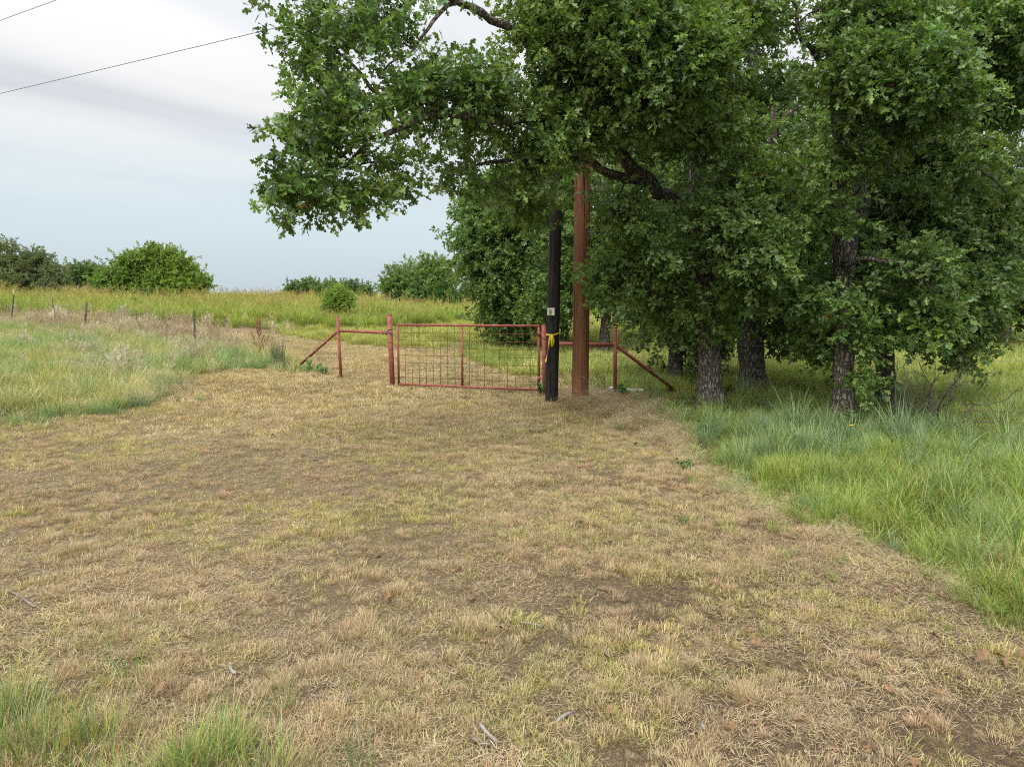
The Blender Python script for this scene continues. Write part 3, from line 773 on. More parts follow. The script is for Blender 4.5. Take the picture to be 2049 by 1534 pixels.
def twig_mesh(A, par, rad, n0, mat, sides=4, rmax=.05):
    i = np.arange(n0, len(A)); a = A[par[i]]; b = A[i]
    ra = np.minimum(np.where(par[i] < n0, rad[i] * 1.15, rad[par[i]]), rmax); rb = np.minimum(rad[i], rmax)
    T = b - a; L_ = np.linalg.norm(T, axis=1); T /= L_[:, None] + 1e-9
    ref = np.where(np.abs(T[:, 2:3]) < .9, np.array([[0, 0, 1.]]), np.array([[1., 0, 0]]))
    U = np.cross(T, ref); U /= np.linalg.norm(U, axis=1)[:, None]; W = np.cross(T, U)
    th = np.arange(sides) * 2 * math.pi / sides
    ring = np.cos(th)[None, :, None] * U[:, None] + np.sin(th)[None, :, None] * W[:, None]
    V = np.stack([a[:, None] + ring * ra[:, None, None], b[:, None] + ring * rb[:, None, None]], 1).reshape(-1, 3)
    m = len(i); o = np.arange(m)[:, None] * 2 * sides; j = np.arange(sides)[None]; k = (j + 1) % sides
    Q = np.stack([o + j, o + k, o + sides + k, o + sides + j], -1).reshape(-1, 4)
    return mesh_np('twigs', V, Q, mat)
def vec_rot(d, r, up=.5):
    """euler angles turning +X along d and +Z roughly upwards, with scatter"""
    o = np.empty((len(d), 3))
    az_ = np.arctan2(d[:, 1], d[:, 0]); pit = -np.arcsin(np.clip(d[:, 2], -1, 1))
    o[:, 2] = az_ + r.normal(0, .35, len(d)); o[:, 1] = pit + r.normal(.1, .30, len(d)); o[:, 0] = r.normal(0, up, len(d))
    return o
def oak(name, label, limbs, lobes, n_att, seed, cluster='oak_spray', per=5, spread=.16, sc=(.8, 1.2), gap=.36, gsc=1.1, bark=None,
        sides=4, group=None, leaf_objs=0, cat='oak tree', seg=14, dead=0, step=.28, warm=.38, bright=.58, maxlen=2.6):
    """limbs: list of (points, radii); the first is the trunk"""
    r = np.random.RandomState(seed); bark = bark or M_BARK
    sm = [spline(p, q, .14) for p, q in limbs]
    for i in range(1, len(sm)):
        p, q = sm[i]; s_ = np.concatenate([[0], np.cumsum(np.linalg.norm(np.diff(p, axis=0), axis=1))])
        amp = (.055 * np.minimum(1, s_ / .5))[:, None]
        off = np.stack([np.sin(s_ * 5.1 + seed + i * 2.1 + k * 1.9) + .6 * np.sin(s_ * 9.7 + seed * 1.3 + i + k * 2.7) for k in range(3)], -1)
        sm[i] = (p + amp * off * .55, q)
    base = sm[0][0][0]
    root = empty(name, (float(base[0]), float(base[1]), float(h(base[0], base[1]))))
    for i, (p, q) in enumerate(sm):
        p = p.copy(); q = q.copy()
        if i == 0:
            z = p[:, 2] - p[0, 2]; q = q * (1 + .55 * np.exp(-z / .18))
            p = np.vstack([p[0] - [0, 0, .25], p]); q = np.concatenate([[q[0] * 1.15], q])
        p[1:-1] += r.normal(0, .008, (len(p) - 2, 3))
        MB().tube(p, q, seg if i == 0 else max(7, seg - 4), True, .10, seed % 50 + i).build('trunk' if i == 0 else 'branch', bark, root)
    att = sample_lobes(lobes, n_att, r, gap, gsc, seed)
    A, par, rad, n0, tips = grow(sm, att, r, step, maxlen=maxlen)
    tw = obj('twigs', twig_mesh(A, par, rad, n0, M_TWIG, sides), root); tag(tw, kind='stuff')
    # leaves at the tips and on the last stretch of each twig
    P_ = []; D_ = []
    dirn = A[tips] - A[par[tips]]; dirn /= np.linalg.norm(dirn, axis=1)[:, None] + 1e-9
    for k in range(per):
        P_.append(A[tips] + np.clip(r.normal(0, spread, (len(tips), 3)), -1.35 * spread, 1.35 * spread) * [1, 1, .75] * (0 if k == 0 else 1))
        d = dirn + r.normal(0, .75, dirn.shape) + [0, 0, .15]; d /= np.linalg.norm(d, axis=1)[:, None]
        D_.append(d)
    P_ = np.vstack(P_); D_ = np.vstack(D_)
    m = len(P_)
    s = r.uniform(*sc, m)
    rot = vec_rot(D_, r, .55)
    t0 = np.clip(bright + .8 * (noise3(P_, .9, seed) - .5) + r.normal(0, .16, m), 0, 1)
    t1 = np.clip(warm + 1.2 * (noise3(P_, .7, seed + 5) - .5) + r.normal(0, .15, m), 0, 1)
    tint = np.stack([t0, t1, r.uniform(size=m)], -1)
    pick = r.randint(0, PROTO[cluster][1], m)
    keep = np.ones(m, bool)
    if leaf_objs:
        # the sprays that show largest become single leaves, each an object
        v = P_ - np.array([0, 0, HC]); dy = v[:, 1] * CP - v[:, 2] * SP; up = v[:, 1] * SP + v[:, 2] * CP
        inf = (np.abs(v[:, 0] / dy) < .72) & (np.abs(up / dy) < .54) & (v[:, 0] / dy < .35)
        d = np.where(inf, dy, 1e9); sel = np.argsort(d)[:leaf_objs]
        keep[sel] = False
        me = [mesh_np('leaf', LEAFV, LEAFQ, M_LEAF, False, {'col': ('FLOAT_COLOR', np.tile(np.append(np.array(c) * 1.05, 1), (len(LEAFV), 1)))}) for c in OAK]
        for q in sel:
            Mi = np.array(Euler(rot[q]).to_matrix())
            for (M3, ls, pos, c) in SPRAYS[pick[q]]:
                lo = bpy.data.objects.new('leaf', me[r.randint(len(me))])
                Mx = Matrix((Mi @ M3).tolist()).to_4x4() @ Matrix.Scale(ls * s[q], 4)
                Mx.translation = Vector(P_[q] + Mi @ (pos * s[q]))
                COL.objects.link(lo); lo.parent = root
                lo.matrix_parent_inverse = Matrix.Translation(root.location).inverted()
                lo.matrix_basis = Mx
    cr_ = scatter('crown', cluster, P_[keep], rot[keep], s[keep], tint[keep], root, pick[keep]); tag(cr_, kind='stuff')
    if dead:
        for q in r.choice(np.nonzero(keep)[0], dead, replace=False):
            Vs, Qs = [], []
            for i in range(5):
                M3 = euler_m(r, r.uniform(0, 6.28), .7 + r.normal(0, .3), r.normal(0, .7))
                Vs.append((LEAFV * .10 * r.uniform(.7, 1.1)) @ M3.T + P_[q]); Qs.append(LEAFQ + i * len(LEAFV))
            dl = obj('dead_leaf_sprig', mesh_np('dead_leaf_sprig', np.vstack(Vs), np.vstack(Qs), M_DEAD, False), root)
            dl['label'] = 'withered orange brown leaf sprig'
    tag(root, label, cat, group)
    return root
M_DEADLEAF = mat_simple('fallen_leaf_brown', (.13, .075, .04), (.28, .17, .09), 9, .8, bs=.1)
M_DEAD = mat_simple('withered_leaf', (.20, .075, .02), (.40, .17, .05), 20, .7, bs=.1)
def lobe(px, py, Y, rpx, wgt=1.0, zs=.78, ys=1.0):
    rr = rpx * Y / F
    return (P(px, py, Y), np.array([rr, rr * ys, rr * zs]), wgt)
def limb(pts, r0, r1, pw=1.0):
    n = len(pts); t = np.linspace(0, 1, n) ** pw
    return (np.array([P(*q) for q in pts]), r0 + (r1 - r0) * t)
def trunk_at(px, py, pts, radii):
    """trunk standing on the ground at pixel px,py; pts are (px, py, dY)"""
    b = gp(px, py)
    return [b] + [P(a, c, b[1] + d) for a, c, d in pts], radii, b[1]

# --- the big oak whose limbs reach out over the drive
tp, tr_, YA = trunk_at(1423, 822, [(1418, 700, 0), (1410, 560, 0), (1402, 450, .05), (1396, 330, .1), (1402, 200, .2), (1408, 60, .25), (1395, -90, .3), (1400, -230, .4)],
                       [.205, .19, .178, .165, .145, .125, .11, .09, .05])
limA = [(np.array(tp), np.array(tr_)),
        limb([(1403, 455, YA), (1345, 400, YA - .35), (1290, 358, YA - .7), (1238, 308, YA - 1.1), (1190, 268, YA - 1.5), (1100, 243, YA - 2.1), (1010, 243, YA - 2.6), (930, 236, YA - 3.1), (860, 232, YA - 3.4), (800, 250, YA - 3.6), (735, 285, YA - 3.8), (665, 325, YA - 4.0), (605, 360, YA - 4.1)], .135, .012, .75),
        limb([(1300, 366, YA - .6), (1240, 352, YA - .9), (1180, 330, YA - 1.3), (1120, 318, YA - 1.7), (1050, 325, YA - 2.1), (980, 320, YA - 2.4), (930, 335, YA - 2.6)], .085, .012),
        limb([(1190, 268, YA - 1.5), (1150, 205, YA - 1.75), (1108, 132, YA - 2.0), (1050, 78, YA - 2.3), (985, 42, YA - 2.6), (925, 2, YA - 2.9), (850, -30, YA - 3.2), (760, -40, YA - 3.5), (680, -10, YA - 3.7)], .085, .014),
        limb([(985, 42, YA - 2.6), (920, 12, YA - 2.9), (870, 40, YA - 3.1), (838, 75, YA - 3.2), (812, 108, YA - 3.3), (770, 150, YA - 3.5)], .035, .008),
        limb([(860, 232, YA - 3.4), (800, 200, YA - 3.6), (740, 170, YA - 3.8), (690, 120, YA - 3.9), (640, 80, YA - 4.0), (590, 50, YA - 4.0)], .03, .008),
        limb([(735, 285, YA - 3.8), (690, 330, YA - 4.0), (640, 350, YA - 4.2), (590, 372, YA - 4.3), (528, 380, YA - 4.3)], .025, .005),
        limb([(1400, 300, YA + .1), (1330, 240, YA - .8), (1270, 180, YA - 1.6), (1240, 110, YA - 2.2), (1200, 40, YA - 2.6), (1150, -40, YA - 3.0)], .075, .02),
        limb([(1402, 210, YA + .2), (1440, 150, YA - .8), (1430, 90, YA - 1.8), (1400, 60, YA - 2.6)], .06, .012),
        limb([(1408, 540, YA), (1450, 470, YA - .5), (1500, 440, YA - 1.0), (1560, 460, YA - 1.4)], .06, .012),
        limb([(1408, 560, YA), (1425, 600, YA - .3), (1440, 640, YA - .4)], .03, .008),
        limb([(1404, 535, YA), (1350, 560, YA - .1), (1290, 590, YA - .2), (1230, 600, YA - .3)], .055, .012)]
lobA = [lobe(625, 70, YA - 3.9, 62), lobe(700, 110, YA - 3.8, 70), lobe(760, 45, YA - 3.4, 70), lobe(655, 165, YA - 3.9, 55), lobe(690, 225, YA - 4.0, 75), lobe(640, 275, YA - 4.1, 62),
        lobe(745, 290, YA - 3.9, 80), lobe(600, 335, YA - 4.2, 52, 2.0), lobe(562, 374, YA - 4.3, 36, 4.0, .55), lobe(532, 378, YA - 4.3, 22, 4.0, .6), lobe(605, 378, YA - 4.2, 38, 2.6, .7), lobe(690, 392, YA - 4.0, 34, 2.0), lobe(880, 190, YA - 3.2, 60, 1.6), lobe(960, 190, YA - 2.9, 60, 1.6), lobe(648, 358, YA - 4.2, 46, 1.5), lobe(720, 365, YA - 4.0, 52), lobe(780, 350, YA - 3.8, 45),
        lobe(800, 190, YA - 3.6, 62), lobe(875, 165, YA - 3.3, 55), lobe(940, 170, YA - 3.0, 62), lobe(1000, 165, YA - 2.6, 50), lobe(855, 275, YA - 3.2, 36, .6), lobe(890, 5, YA - 2.9, 45),
         lobe(990, 285, YA - 2.4, 55, .7), lobe(935, 320, YA - 2.5, 60), lobe(1010, 350, YA - 2.3, 70), lobe(1080, 290, YA - 2.2, 80), lobe(1075, 140, YA - 2.3, 58),
        lobe(1090, 40, YA - 2.4, 80), lobe(1150, 140, YA - 2.3, 90), lobe(1190, 30, YA - 2.5, 90), lobe(1250, 150, YA - 2.4, 95), lobe(1300, 60, YA - 2.4, 95), lobe(1390, 120, YA - 2.6, 75, 1.3), lobe(1340, 200, YA - 2.0, 85),
        lobe(1440, 270, YA - 1.2, 65), lobe(1310, 280, YA - 1.0, 60, .5), lobe(1180, 230, YA - 2.0, 70, 1.5), lobe(1160, 60, YA - 1.4, 80, 1.4), lobe(1150, 280, YA - 1.0, 50, 1.4), lobe(1160, 190, YA - 1.2, 70, 1.4), lobe(1075, 400, YA - .2, 32, .6), lobe(1420, 30, YA - 1.5, 90), lobe(1275, 420, YA - .9, 68), lobe(1330, 480, YA - .8, 80), lobe(1450, 450, YA - 1.3, 80, 1.2),
        lobe(1530, 500, YA - 1.6, 75, 1.2), lobe(1500, 570, YA - 1.0, 55), lobe(1395, 610, YA - .5, 36, .8), lobe(1445, 650, YA - .3, 34, .8), lobe(1350, 650, YA + .2, 42, .8), lobe(1290, 540, YA - .4, 58, .8), lobe(1222, 560, YA - .2, 48), lobe(1340, 590, YA + .3, 60, .7), lobe(1045, 395, YA - 1.2, 55), lobe(1500, 380, YA - .6, 80), lobe(1470, 190, YA - .5, 50, .6)]
oak('oak_tree', 'oak with long leafy limb reaching out over the mown drive, trunk right of the poles', limA, [(c_, a_, w_ * (.52 if c_[0] < 0 else 1.05)) for c_, a_, w_ in lobA if not (835 < (F * c_[0] / c_[1] + 1024) < 1000 and 55 < 587 - F * (c_[2] - HC) / c_[1] < 95)], 2800, 401, leaf_objs=27, per=4, seg=26, dead=9, gap=.36, gsc=2.6, spread=.21)

# --- oak with the lichen-flecked trunk, its right limb sweeping up and out
tp, tr_, YB = trunk_at(1690, 852, [(1688, 760, 0), (1692, 650, .05), (1686, 520, .1), (1680, 400, .1), (1680, 260, .1), (1668, 120, .1), (1655, -20, .1), (1650, -150, .1)],
                       [.165, .155, .145, .135, .125, .11, .10, .085, .05])
limB = [(np.array(tp), np.array(tr_)),
        limb([(1690, 560, YB + .1), (1715, 430, YB + .4), (1735, 345, YB + .6), (1790, 310, YB + .7), (1850, 272, YB + .6), (1910, 235, YB + .5), (1975, 215, YB + .4), (2060, 190, YB + .3), (2160, 150, YB)], .12, .04),
        limb([(1735, 345, YB + .6), (1748, 290, YB + .7), (1762, 235, YB + .8), (1800, 150, YB + .8), (1830, 60, YB + .8), (1850, -40, YB + .8)], .07, .03),
        limb([(1682, 300, YB), (1740, 200, YB - .8), (1790, 150, YB - 1.3), (1850, 130, YB - 1.6)], .05, .012),
        limb([(1686, 530, YB), (1740, 520, YB - .5), (1790, 520, YB - .9), (1840, 560, YB - 1.0)], .05, .01),
        limb([(1690, 690, YB), (1705, 715, YB - .2), (1712, 740, YB - .35)], .02, .008),
        limb([(1680, 390, YB), (1640, 340, YB - .5), (1600, 330, YB - .8)], .04, .01),
        limb([(1672, 160, YB), (1610, 80, YB - .3), (1570, -20, YB - .4)], .05, .015)]
lobB = [lobe(1740, 150, YB - 1.0, 85, 1.2), lobe(1830, 140, YB - 1.4, 80, 1.2), lobe(1900, 200, YB - 1.0, 60), lobe(1780, 40, YB - .6, 80), lobe(2000, 40, YB, 80), lobe(2010, 200, YB + .8, 75, 1.0), lobe(1725, 330, YB - .6, 50, .8), lobe(1690, 415, YB - .5, 42, .7), lobe(1780, 250, YB - .4, 60, .8), lobe(1870, 300, YB + .8, 70), lobe(1940, 40, YB + .3, 70), lobe(2060, 120, YB + .3, 80), lobe(1930, 110, YB + .6, 55, .8), lobe(1560, 170, YB + .9, 45, .5), lobe(1670, 50, YB - .5, 60, .8), lobe(1545, 20, YB - .2, 45, .6),
        lobe(1775, 500, YB - .8, 58, 1.2), lobe(1830, 540, YB - .9, 65, 1.2), lobe(1715, 470, YB + .5, 55), lobe(1640, 340, YB - .6, 60), lobe(1610, 440, YB - .3, 60), lobe(1740, 610, YB + .3, 50), lobe(1690, 600, YB - .5, 34, .8), lobe(1725, 680, YB - .3, 34, .9), lobe(1712, 745, YB - .35, 34, 1.2), lobe(1650, 690, YB + .6, 45),
        lobe(1850, 640, YB - .6, 60), lobe(1960, 310, YB, 50, .6), lobe(1860, 370, YB + .2, 55, .7), lobe(1980, 440, YB + .6, 70), lobe(1640, 580, YB + .5, 60), lobe(1780, 640, YB, 60)]
oak('oak_tree', 'oak with pale lichen flecks on its trunk and leafy sprouts low on it', limB, lobB, 1850, 402, per=4, seg=24, dead=5, gap=.38, gsc=2.4, spread=.21)

# --- the stout oak set further back
def plain_oak(label, px, py, width_px, top_py, lobes, n, seed, cl='oak_cluster', limbs=(), per=4, lean=0, spread=.34, sc=(.75, 1.15), gap=.34, bright=.55, dead=0, bark=None):
    b = gp(px, py); Y = b[1]; r0 = width_px * Y / F / 2
    zt = (py - top_py)
    pts = [b] + [P(px + lean * f + random.Random(seed + int(f * 10)).uniform(-8, 8), py - zt * f, Y + .1 * f) for f in (.2, .4, .6, .8, 1.0)]
    L_ = [(np.array(pts), r0 * np.array([1, .92, .85, .72, .55, .25]))]
    for l in limbs: L_.append(limb([(a, c, Y + d) for a, c, d in l[0]], l[1], .012))
    lb = [lobe(a, c, Y + d, q, 1.0, .8) for a, c, d, q in lobes]
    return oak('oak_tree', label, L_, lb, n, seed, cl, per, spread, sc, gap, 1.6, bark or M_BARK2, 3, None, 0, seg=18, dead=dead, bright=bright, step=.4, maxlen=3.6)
plain_oak('stout dark oak standing back from the gate behind the two front oak trunks', 1508, 782, 52, 60,
          [(1500, 420, -1.0, 90), (1420, 380, -.5, 90), (1590, 400, -.8, 90), (1560, 540, -.4, 90), (1460, 580, .4, 80), (1600, 620, 0, 80), (1480, 290, 0, 70), (1620, 290, .3, 60), (1450, 230, .4, 60), (1480, 60, .3, 60), (1640, 130, .3, 50), (1640, 480, .3, 80), (1580, 660, .6, 40)],
          640, 403, limbs=[([(1510, 500, 0), (1530, 330, -.3), (1560, 200, -.4), (1540, 150, -.4), (1490, 100, -.5)], .12), ([(1508, 520, 0), (1560, 430, .2), (1610, 380, .3)], .08), ([(1506, 560, 0), (1450, 480, -.2), (1410, 420, -.2)], .08), ([(1545, 270, -.4), (1600, 190, -.3), (1590, 120, -.3)], .05)])
plain_oak('oak with a slim dark trunk beside tangled bare brush, low boughs drooping to the right', 1773, 828, 36, 100,
          [(1800, 420, 0, 90), (1880, 470, -.3, 90), (1900, 580, -.5, 80), (1885, 650, -.4, 50), (1945, 665, -.2, 42), (1850, 590, -.2, 60), (1930, 715, -.2, 26), (1950, 560, 0, 70), (1780, 360, .2, 60), (1940, 400, .3, 70), (1700, 560, .6, 50)],
          900, 404, cl='oak_spray', per=6, spread=.24, limbs=[([(1775, 520, 0), (1850, 470, -.1), (1900, 520, -.3), (1930, 600, -.4), (1950, 680, -.4)], .06), ([(1775, 560, 0), (1810, 480, .2), (1870, 430, .3), (1960, 400, .5), (2060, 420, .5)], .08), ([(1778, 600, 0), (1830, 590, -.2), (1880, 620, -.4)], .05)], dead=2)
plain_oak('thin dark oak just past the end of the hinge side brace pipe', 1350, 762, 28, 200,
          [(1340, 520, 0, 80), (1280, 560, -.4, 75), (1400, 560, .2, 75), (1330, 640, 0, 70), (1390, 660, .4, 60), (1350, 400, 0, 80), (1300, 320, .3, 80), (1420, 700, .5, 45)],
          400, 405, limbs=[([(1350, 560, 0), (1310, 500, -.2), (1260, 470, -.3)], .06)])
plain_oak('oak behind the brown pole with foliage hanging almost to the grass', 1207, 716, 22, 240,
          [(1190, 470, 0, 70), (1120, 450, -.4, 70), (1150, 560, -.3, 65), (1220, 560, 0, 60), (1100, 600, .2, 55), (1260, 480, .3, 70), (1180, 380, .4, 80), (1100, 340, .2, 70), (1250, 610, .4, 40)],
          560, 406, bright=.7)
plain_oak('rounded oak at the left end of the grove, leafy to the ground behind the gate', 1050, 700, 20, 330,
          [(1000, 470, 0, 62), (958, 480, -.2, 40), (952, 535, -.2, 32), (985, 560, -.4, 60), (1040, 540, 0, 66), (1000, 625, -.2, 42), (1050, 640, 0, 48), (1090, 610, .2, 55), (1010, 400, .2, 62), (1070, 430, .3, 66), (960, 420, .3, 45), (1090, 360, .4, 60), (1030, 670, -.2, 32), (1075, 680, .1, 34)],
          1150, 407, cl='oak_cluster', bright=.85, per=4, sc=(.85, 1.25), spread=.42)
plain_oak('dark oak at the far right edge of the grove', 1985, 700, 30, 150,
          [(1960, 480, 0, 80), (2040, 500, 0, 85), (1990, 580, -.5, 70), (2060, 600, -.2, 60), (1930, 560, .3, 65), (2000, 380, 0, 90), (2080, 380, .3, 90), (1920, 400, .5, 80), (2010, 290, .4, 60), (2120, 480, .2, 90)],
          620, 408, sc=(.9, 1.3), spread=.42)
plain_oak('slender oak with leaning trunk by the clearing', 2012, 705, 16, 330,
          [(2060, 560, 0, 60), (2030, 470, .2, 70), (2100, 500, 0, 80), (2080, 620, .2, 45)], 260, 409, lean=55, sc=(1.0, 1.5), spread=.34)
# --- grove behind: further trunks and crowns seen between the front oaks
back = [(1130, 690, 16, 300, 'oak deep in the grove behind the black pole'), (1290, 690, 16, 300, 'oak deep in the grove past the hinge side line post'),
        (1440, 694, 20, 230, 'oak deep in the grove between the leaning limb oak and stout oak'), (1590, 690, 18, 220, 'oak deep in the grove right of the stout dark oak'),
        (1720, 692, 18, 240, 'oak deep in the grove behind the lichen flecked trunk'), (1860, 686, 18, 250, 'oak deep in the grove behind the tangled bare brush')]
for i, (px, py, wd, top, lab) in enumerate(back):
    r = random.Random(i + 5)
    lobs = []
    for k in range(11):
        yy = r.uniform(top - 10, 585); wsp = 95 * math.sin(math.pi * min(.92, max(.2, (yy - top + 60) / (720 - top))))
        lobs.append((px + r.uniform(-1, 1) * wsp, yy, r.uniform(-1.5, 1.5), r.uniform(48, 66)))
    plain_oak(lab, px, py, wd, top, lobs, 240, 420 + i, cl='oak_cluster', per=4, sc=(1.0, 1.5), spread=.5, bright=.5)

# --- trees and bushes out in the field
def far_tree(name, label, px, Y, lobes, n, seed, cl, cat='tree', per=4, spread=.35, sc=(.9, 1.4), r0=.16, top=None, bright=.5, warm=.35, gap=.36, group=None):
    x = (px - 1024.5) / F * Y * 1.0; b = np.array([x, Y, float(h(x, Y))])
    top = top or min(l[1] for l in lobes)
    pt = P(px, top + 12, Y)
    L_ = [(np.array([b, b + (pt - b) * .35 + [.1, 0, 0], b + (pt - b) * .7, pt]), r0 * np.array([1, .8, .5, .15]))]
    for k, (a, c, d, q) in enumerate(lobes[:5]):
        e = P(a, c, Y + d); s_ = b + (pt - b) * (.3 + .08 * k)
        L_.append((np.array([s_, s_ + (e - s_) * .5 + [0, 0, .2], e]), r0 * np.array([.5, .3, .08])))
    lb = [lobe(a, c - (7 if Y > 80 else 0), Y + d, q, 1.0, .8) for a, c, d, q in lobes]
    rq = np.random.RandomState(seed)
    for c_, a_, w_ in list(lb):
        for _ in range(2):
            d = rq.normal(size=3); d[2] = abs(d[2]) * 1.2; d /= np.linalg.norm(d)
            lb.append((c_ + d * a_ * 1.05, a_ * rq.uniform(.22, .42), 1.2))
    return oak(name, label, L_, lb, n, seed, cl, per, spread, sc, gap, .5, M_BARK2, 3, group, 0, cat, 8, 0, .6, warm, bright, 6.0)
far_tree('bushy_tree', 'broad round bright green bushy tree standing in the tall field grass', 305, 58,
         [(300, 546, 0, 38), (250, 556, 0, 34), (355, 557, 0, 33), (325, 532, 0, 26), (270, 538, 0, 25), (350, 536, 0, 23), (230, 568, 0, 26), (385, 572, 0, 24), (300, 580, -1, 38), (350, 585, -1, 34), (255, 585, -1, 30), (340, 516, 0, 12), (290, 518, 0, 12)],
         900, 501, 'bush_cluster', 'tree', 5, .4, (.8, 1.35), bright=.62, warm=.4, gap=.38)
far_tree('thorny_tree', 'dull olive scrubby tree with a taller top, left of the round bushy tree', 30, 55,
         [(20, 512, 0, 22), (15, 545, 0, 34), (60, 548, 0, 36), (95, 555, 0, 30), (-30, 545, 0, 40), (75, 530, 0, 22), (25, 570, -1, 30), (110, 575, -1, 24), (10, 495, 0, 10)],
         520, 502, 'olive_cluster', 'tree', 5, .4, (.9, 1.5), bright=.55, warm=.3)
far_tree('field_oak', 'small dark round tree on the skyline behind the olive scrub', 160, 85, [(150, 560, 0, 16), (170, 555, 0, 14), (140, 572, 0, 14)], 110, 503, 'far_cluster', sc=(1.1, 1.7), spread=.5)
far_tree('field_oak', 'small open tree on the skyline touching the round bushy tree', 193, 85, [(190, 556, 0, 13), (205, 565, 0, 14), (185, 575, 0, 15)], 110, 504, 'far_cluster', sc=(1.1, 1.7), spread=.5)
far_tree('field_oak', 'lone low rounded tree on the skyline left of the gate sapling', 610, 105, [(600, 585, 0, 14), (620, 582, 0, 14), (635, 590, 0, 10), (585, 592, 0, 10)], 150, 505, 'far_cluster', sc=(1.1, 1.7), spread=.55)
far_tree('field_oak', 'dark tree on the skyline just behind the field sapling', 672, 98, [(665, 586, 0, 14), (685, 588, 0, 13), (650, 594, 0, 11)], 130, 506, 'far_cluster', sc=(1.1, 1.7), spread=.5)
far_tree('field_oak', 'narrow upright tree on the skyline left of the big field oak', 713, 95, [(712, 583, 0, 9), (705, 594, 0, 12), (722, 596, 0, 12)], 90, 507, 'far_cluster', sc=(1.0, 1.5), spread=.45, bright=.4)
far_tree('field_oak', 'low spreading tree on the skyline beside the big field oak', 750, 92, [(740, 592, 0, 14), (760, 594, 0, 14), (775, 590, 0, 14), (730, 598, 0, 10)], 140, 508, 'far_cluster', sc=(.8, 1.2), spread=.4)
far_tree('field_oak', 'big spreading oak in the field seen above the gate', 840, 66,
         [(840, 560, 0, 36), (805, 568, 0, 28), (870, 548, 0, 26), (875, 575, 0, 30), (855, 535, 0, 18), (790, 588, 0, 22), (835, 592, -1, 34), (885, 595, -1, 20)], 620, 509, 'far_cluster', 'oak tree', 5, .45, (.8, 1.3), bright=.85, warm=.35)
far_tree('cedar_tree', 'bright green conical cedar in front of the big field oak', 893, 56, [(890, 575, 0, 10), (892, 590, 0, 17), (895, 607, 0, 24), (898, 622, 0, 28), (885, 615, 0, 20)], 330, 510, 'cedar_cluster', 'cedar', 4, .22, (.9, 1.3), .1, 562, .6, .3, .2)
far_tree('field_oak', 'distant tree peeping out between the big field oak and the grove', 938, 95, [(935, 600, 0, 16), (955, 596, 0, 16), (920, 608, 0, 12)], 130, 511, 'far_cluster', sc=(1.0, 1.5), spread=.5)
far_tree('field_sapling', 'light green sapling in tall grass behind the latch side brace post', 676, 37, [(676, 597, 0, 11), (667, 606, 0, 14), (688, 609, 0, 11), (677, 619, 0, 9), (658, 600, 0, 7), (695, 600, 0, 7), (680, 590, 0, 5)], 170, 512, 'shrub_cluster', 'sapling', 6, .2, (1.3, 2.2), .04, 588, .85, .4, .3)
for i, (px, lab) in enumerate([(1330, 'distant tree seen low between the poles and the front oak trunk'), (1560, 'distant tree seen low through the grove right of the stout oak'), (1800, 'distant tree seen low through the grove behind the brush'), (2060, 'distant tree seen low past the clearing at the grove edge')]):
    far_tree('field_oak', lab, px, 70, [(px + a, 560 + b, 0, 30) for a, b in ((0, 0), (-40, 15), (40, 10), (-15, -25), (30, -20), (-60, 25), (60, 25))], 260, 520 + i, 'far_cluster', sc=(1.1, 1.8), spread=.6)

# ------------------------------------------------------------------ pipe gate and braces
YBIG, YHINGE = 15.28, 14.0
def pipe(name, a, b, r_, root, mat=None, seg=14, n=2):
    a, b = np.asarray(a, float), np.asarray(b, float)
    return MB().tube([a + (b - a) * t for t in np.linspace(0, 1, n)], r_, seg).build(name, mat or M_RED, root)
def cap(name, p, r_, root):
    return MB().tube([np.asarray(p) - [0, 0, .004], np.asarray(p) + [0, 0, .006]], r_, 14).build(name, M_RED, root)
# latch side brace
b1 = gp(786, 774); b2 = gp(683, 757)
lb = empty('pipe_brace', (b1[0], b1[1], b1[2]))
t1 = P(779, 630, b1[1]); t2 = P(675, 632, b2[1])
pipe('gate_post', b1 - [0, 0, .3], t1, .056, lb); cap('post_cap', t1, .058, lb)
pipe('line_post', b2 - [0, 0, .3], t2, .038, lb); cap('post_cap', t2, .040, lb)
f = (1.235 - b1[2]) / (t1[2] - b1[2]); ra = b1 + (t1 - b1) * f; f = (1.19 - b2[2]) / (t2[2] - b2[2]); rb = b2 + (t2 - b2) * f
u = (rb - ra) / np.linalg.norm(rb - ra)
pipe('rail', ra + u * .05, rb - u * .034, .035, lb)
be = gp(596, 734); u = (be - rb) / np.linalg.norm(be - rb)
pipe('brace', rb + u * .034, be + u * .15, .035, lb)
for k in (.30, .52, .62, .80):
    p = b1 + (t1 - b1) * k
    MB().tube([p - [0, 0, .004], p + [0, 0, .004]], .0605, 16).build('wire_wrap', M_WIRE, lb)
tag(lb, 'red pipe brace on the latch side, big gate post joined to shorter post', 'fence brace')
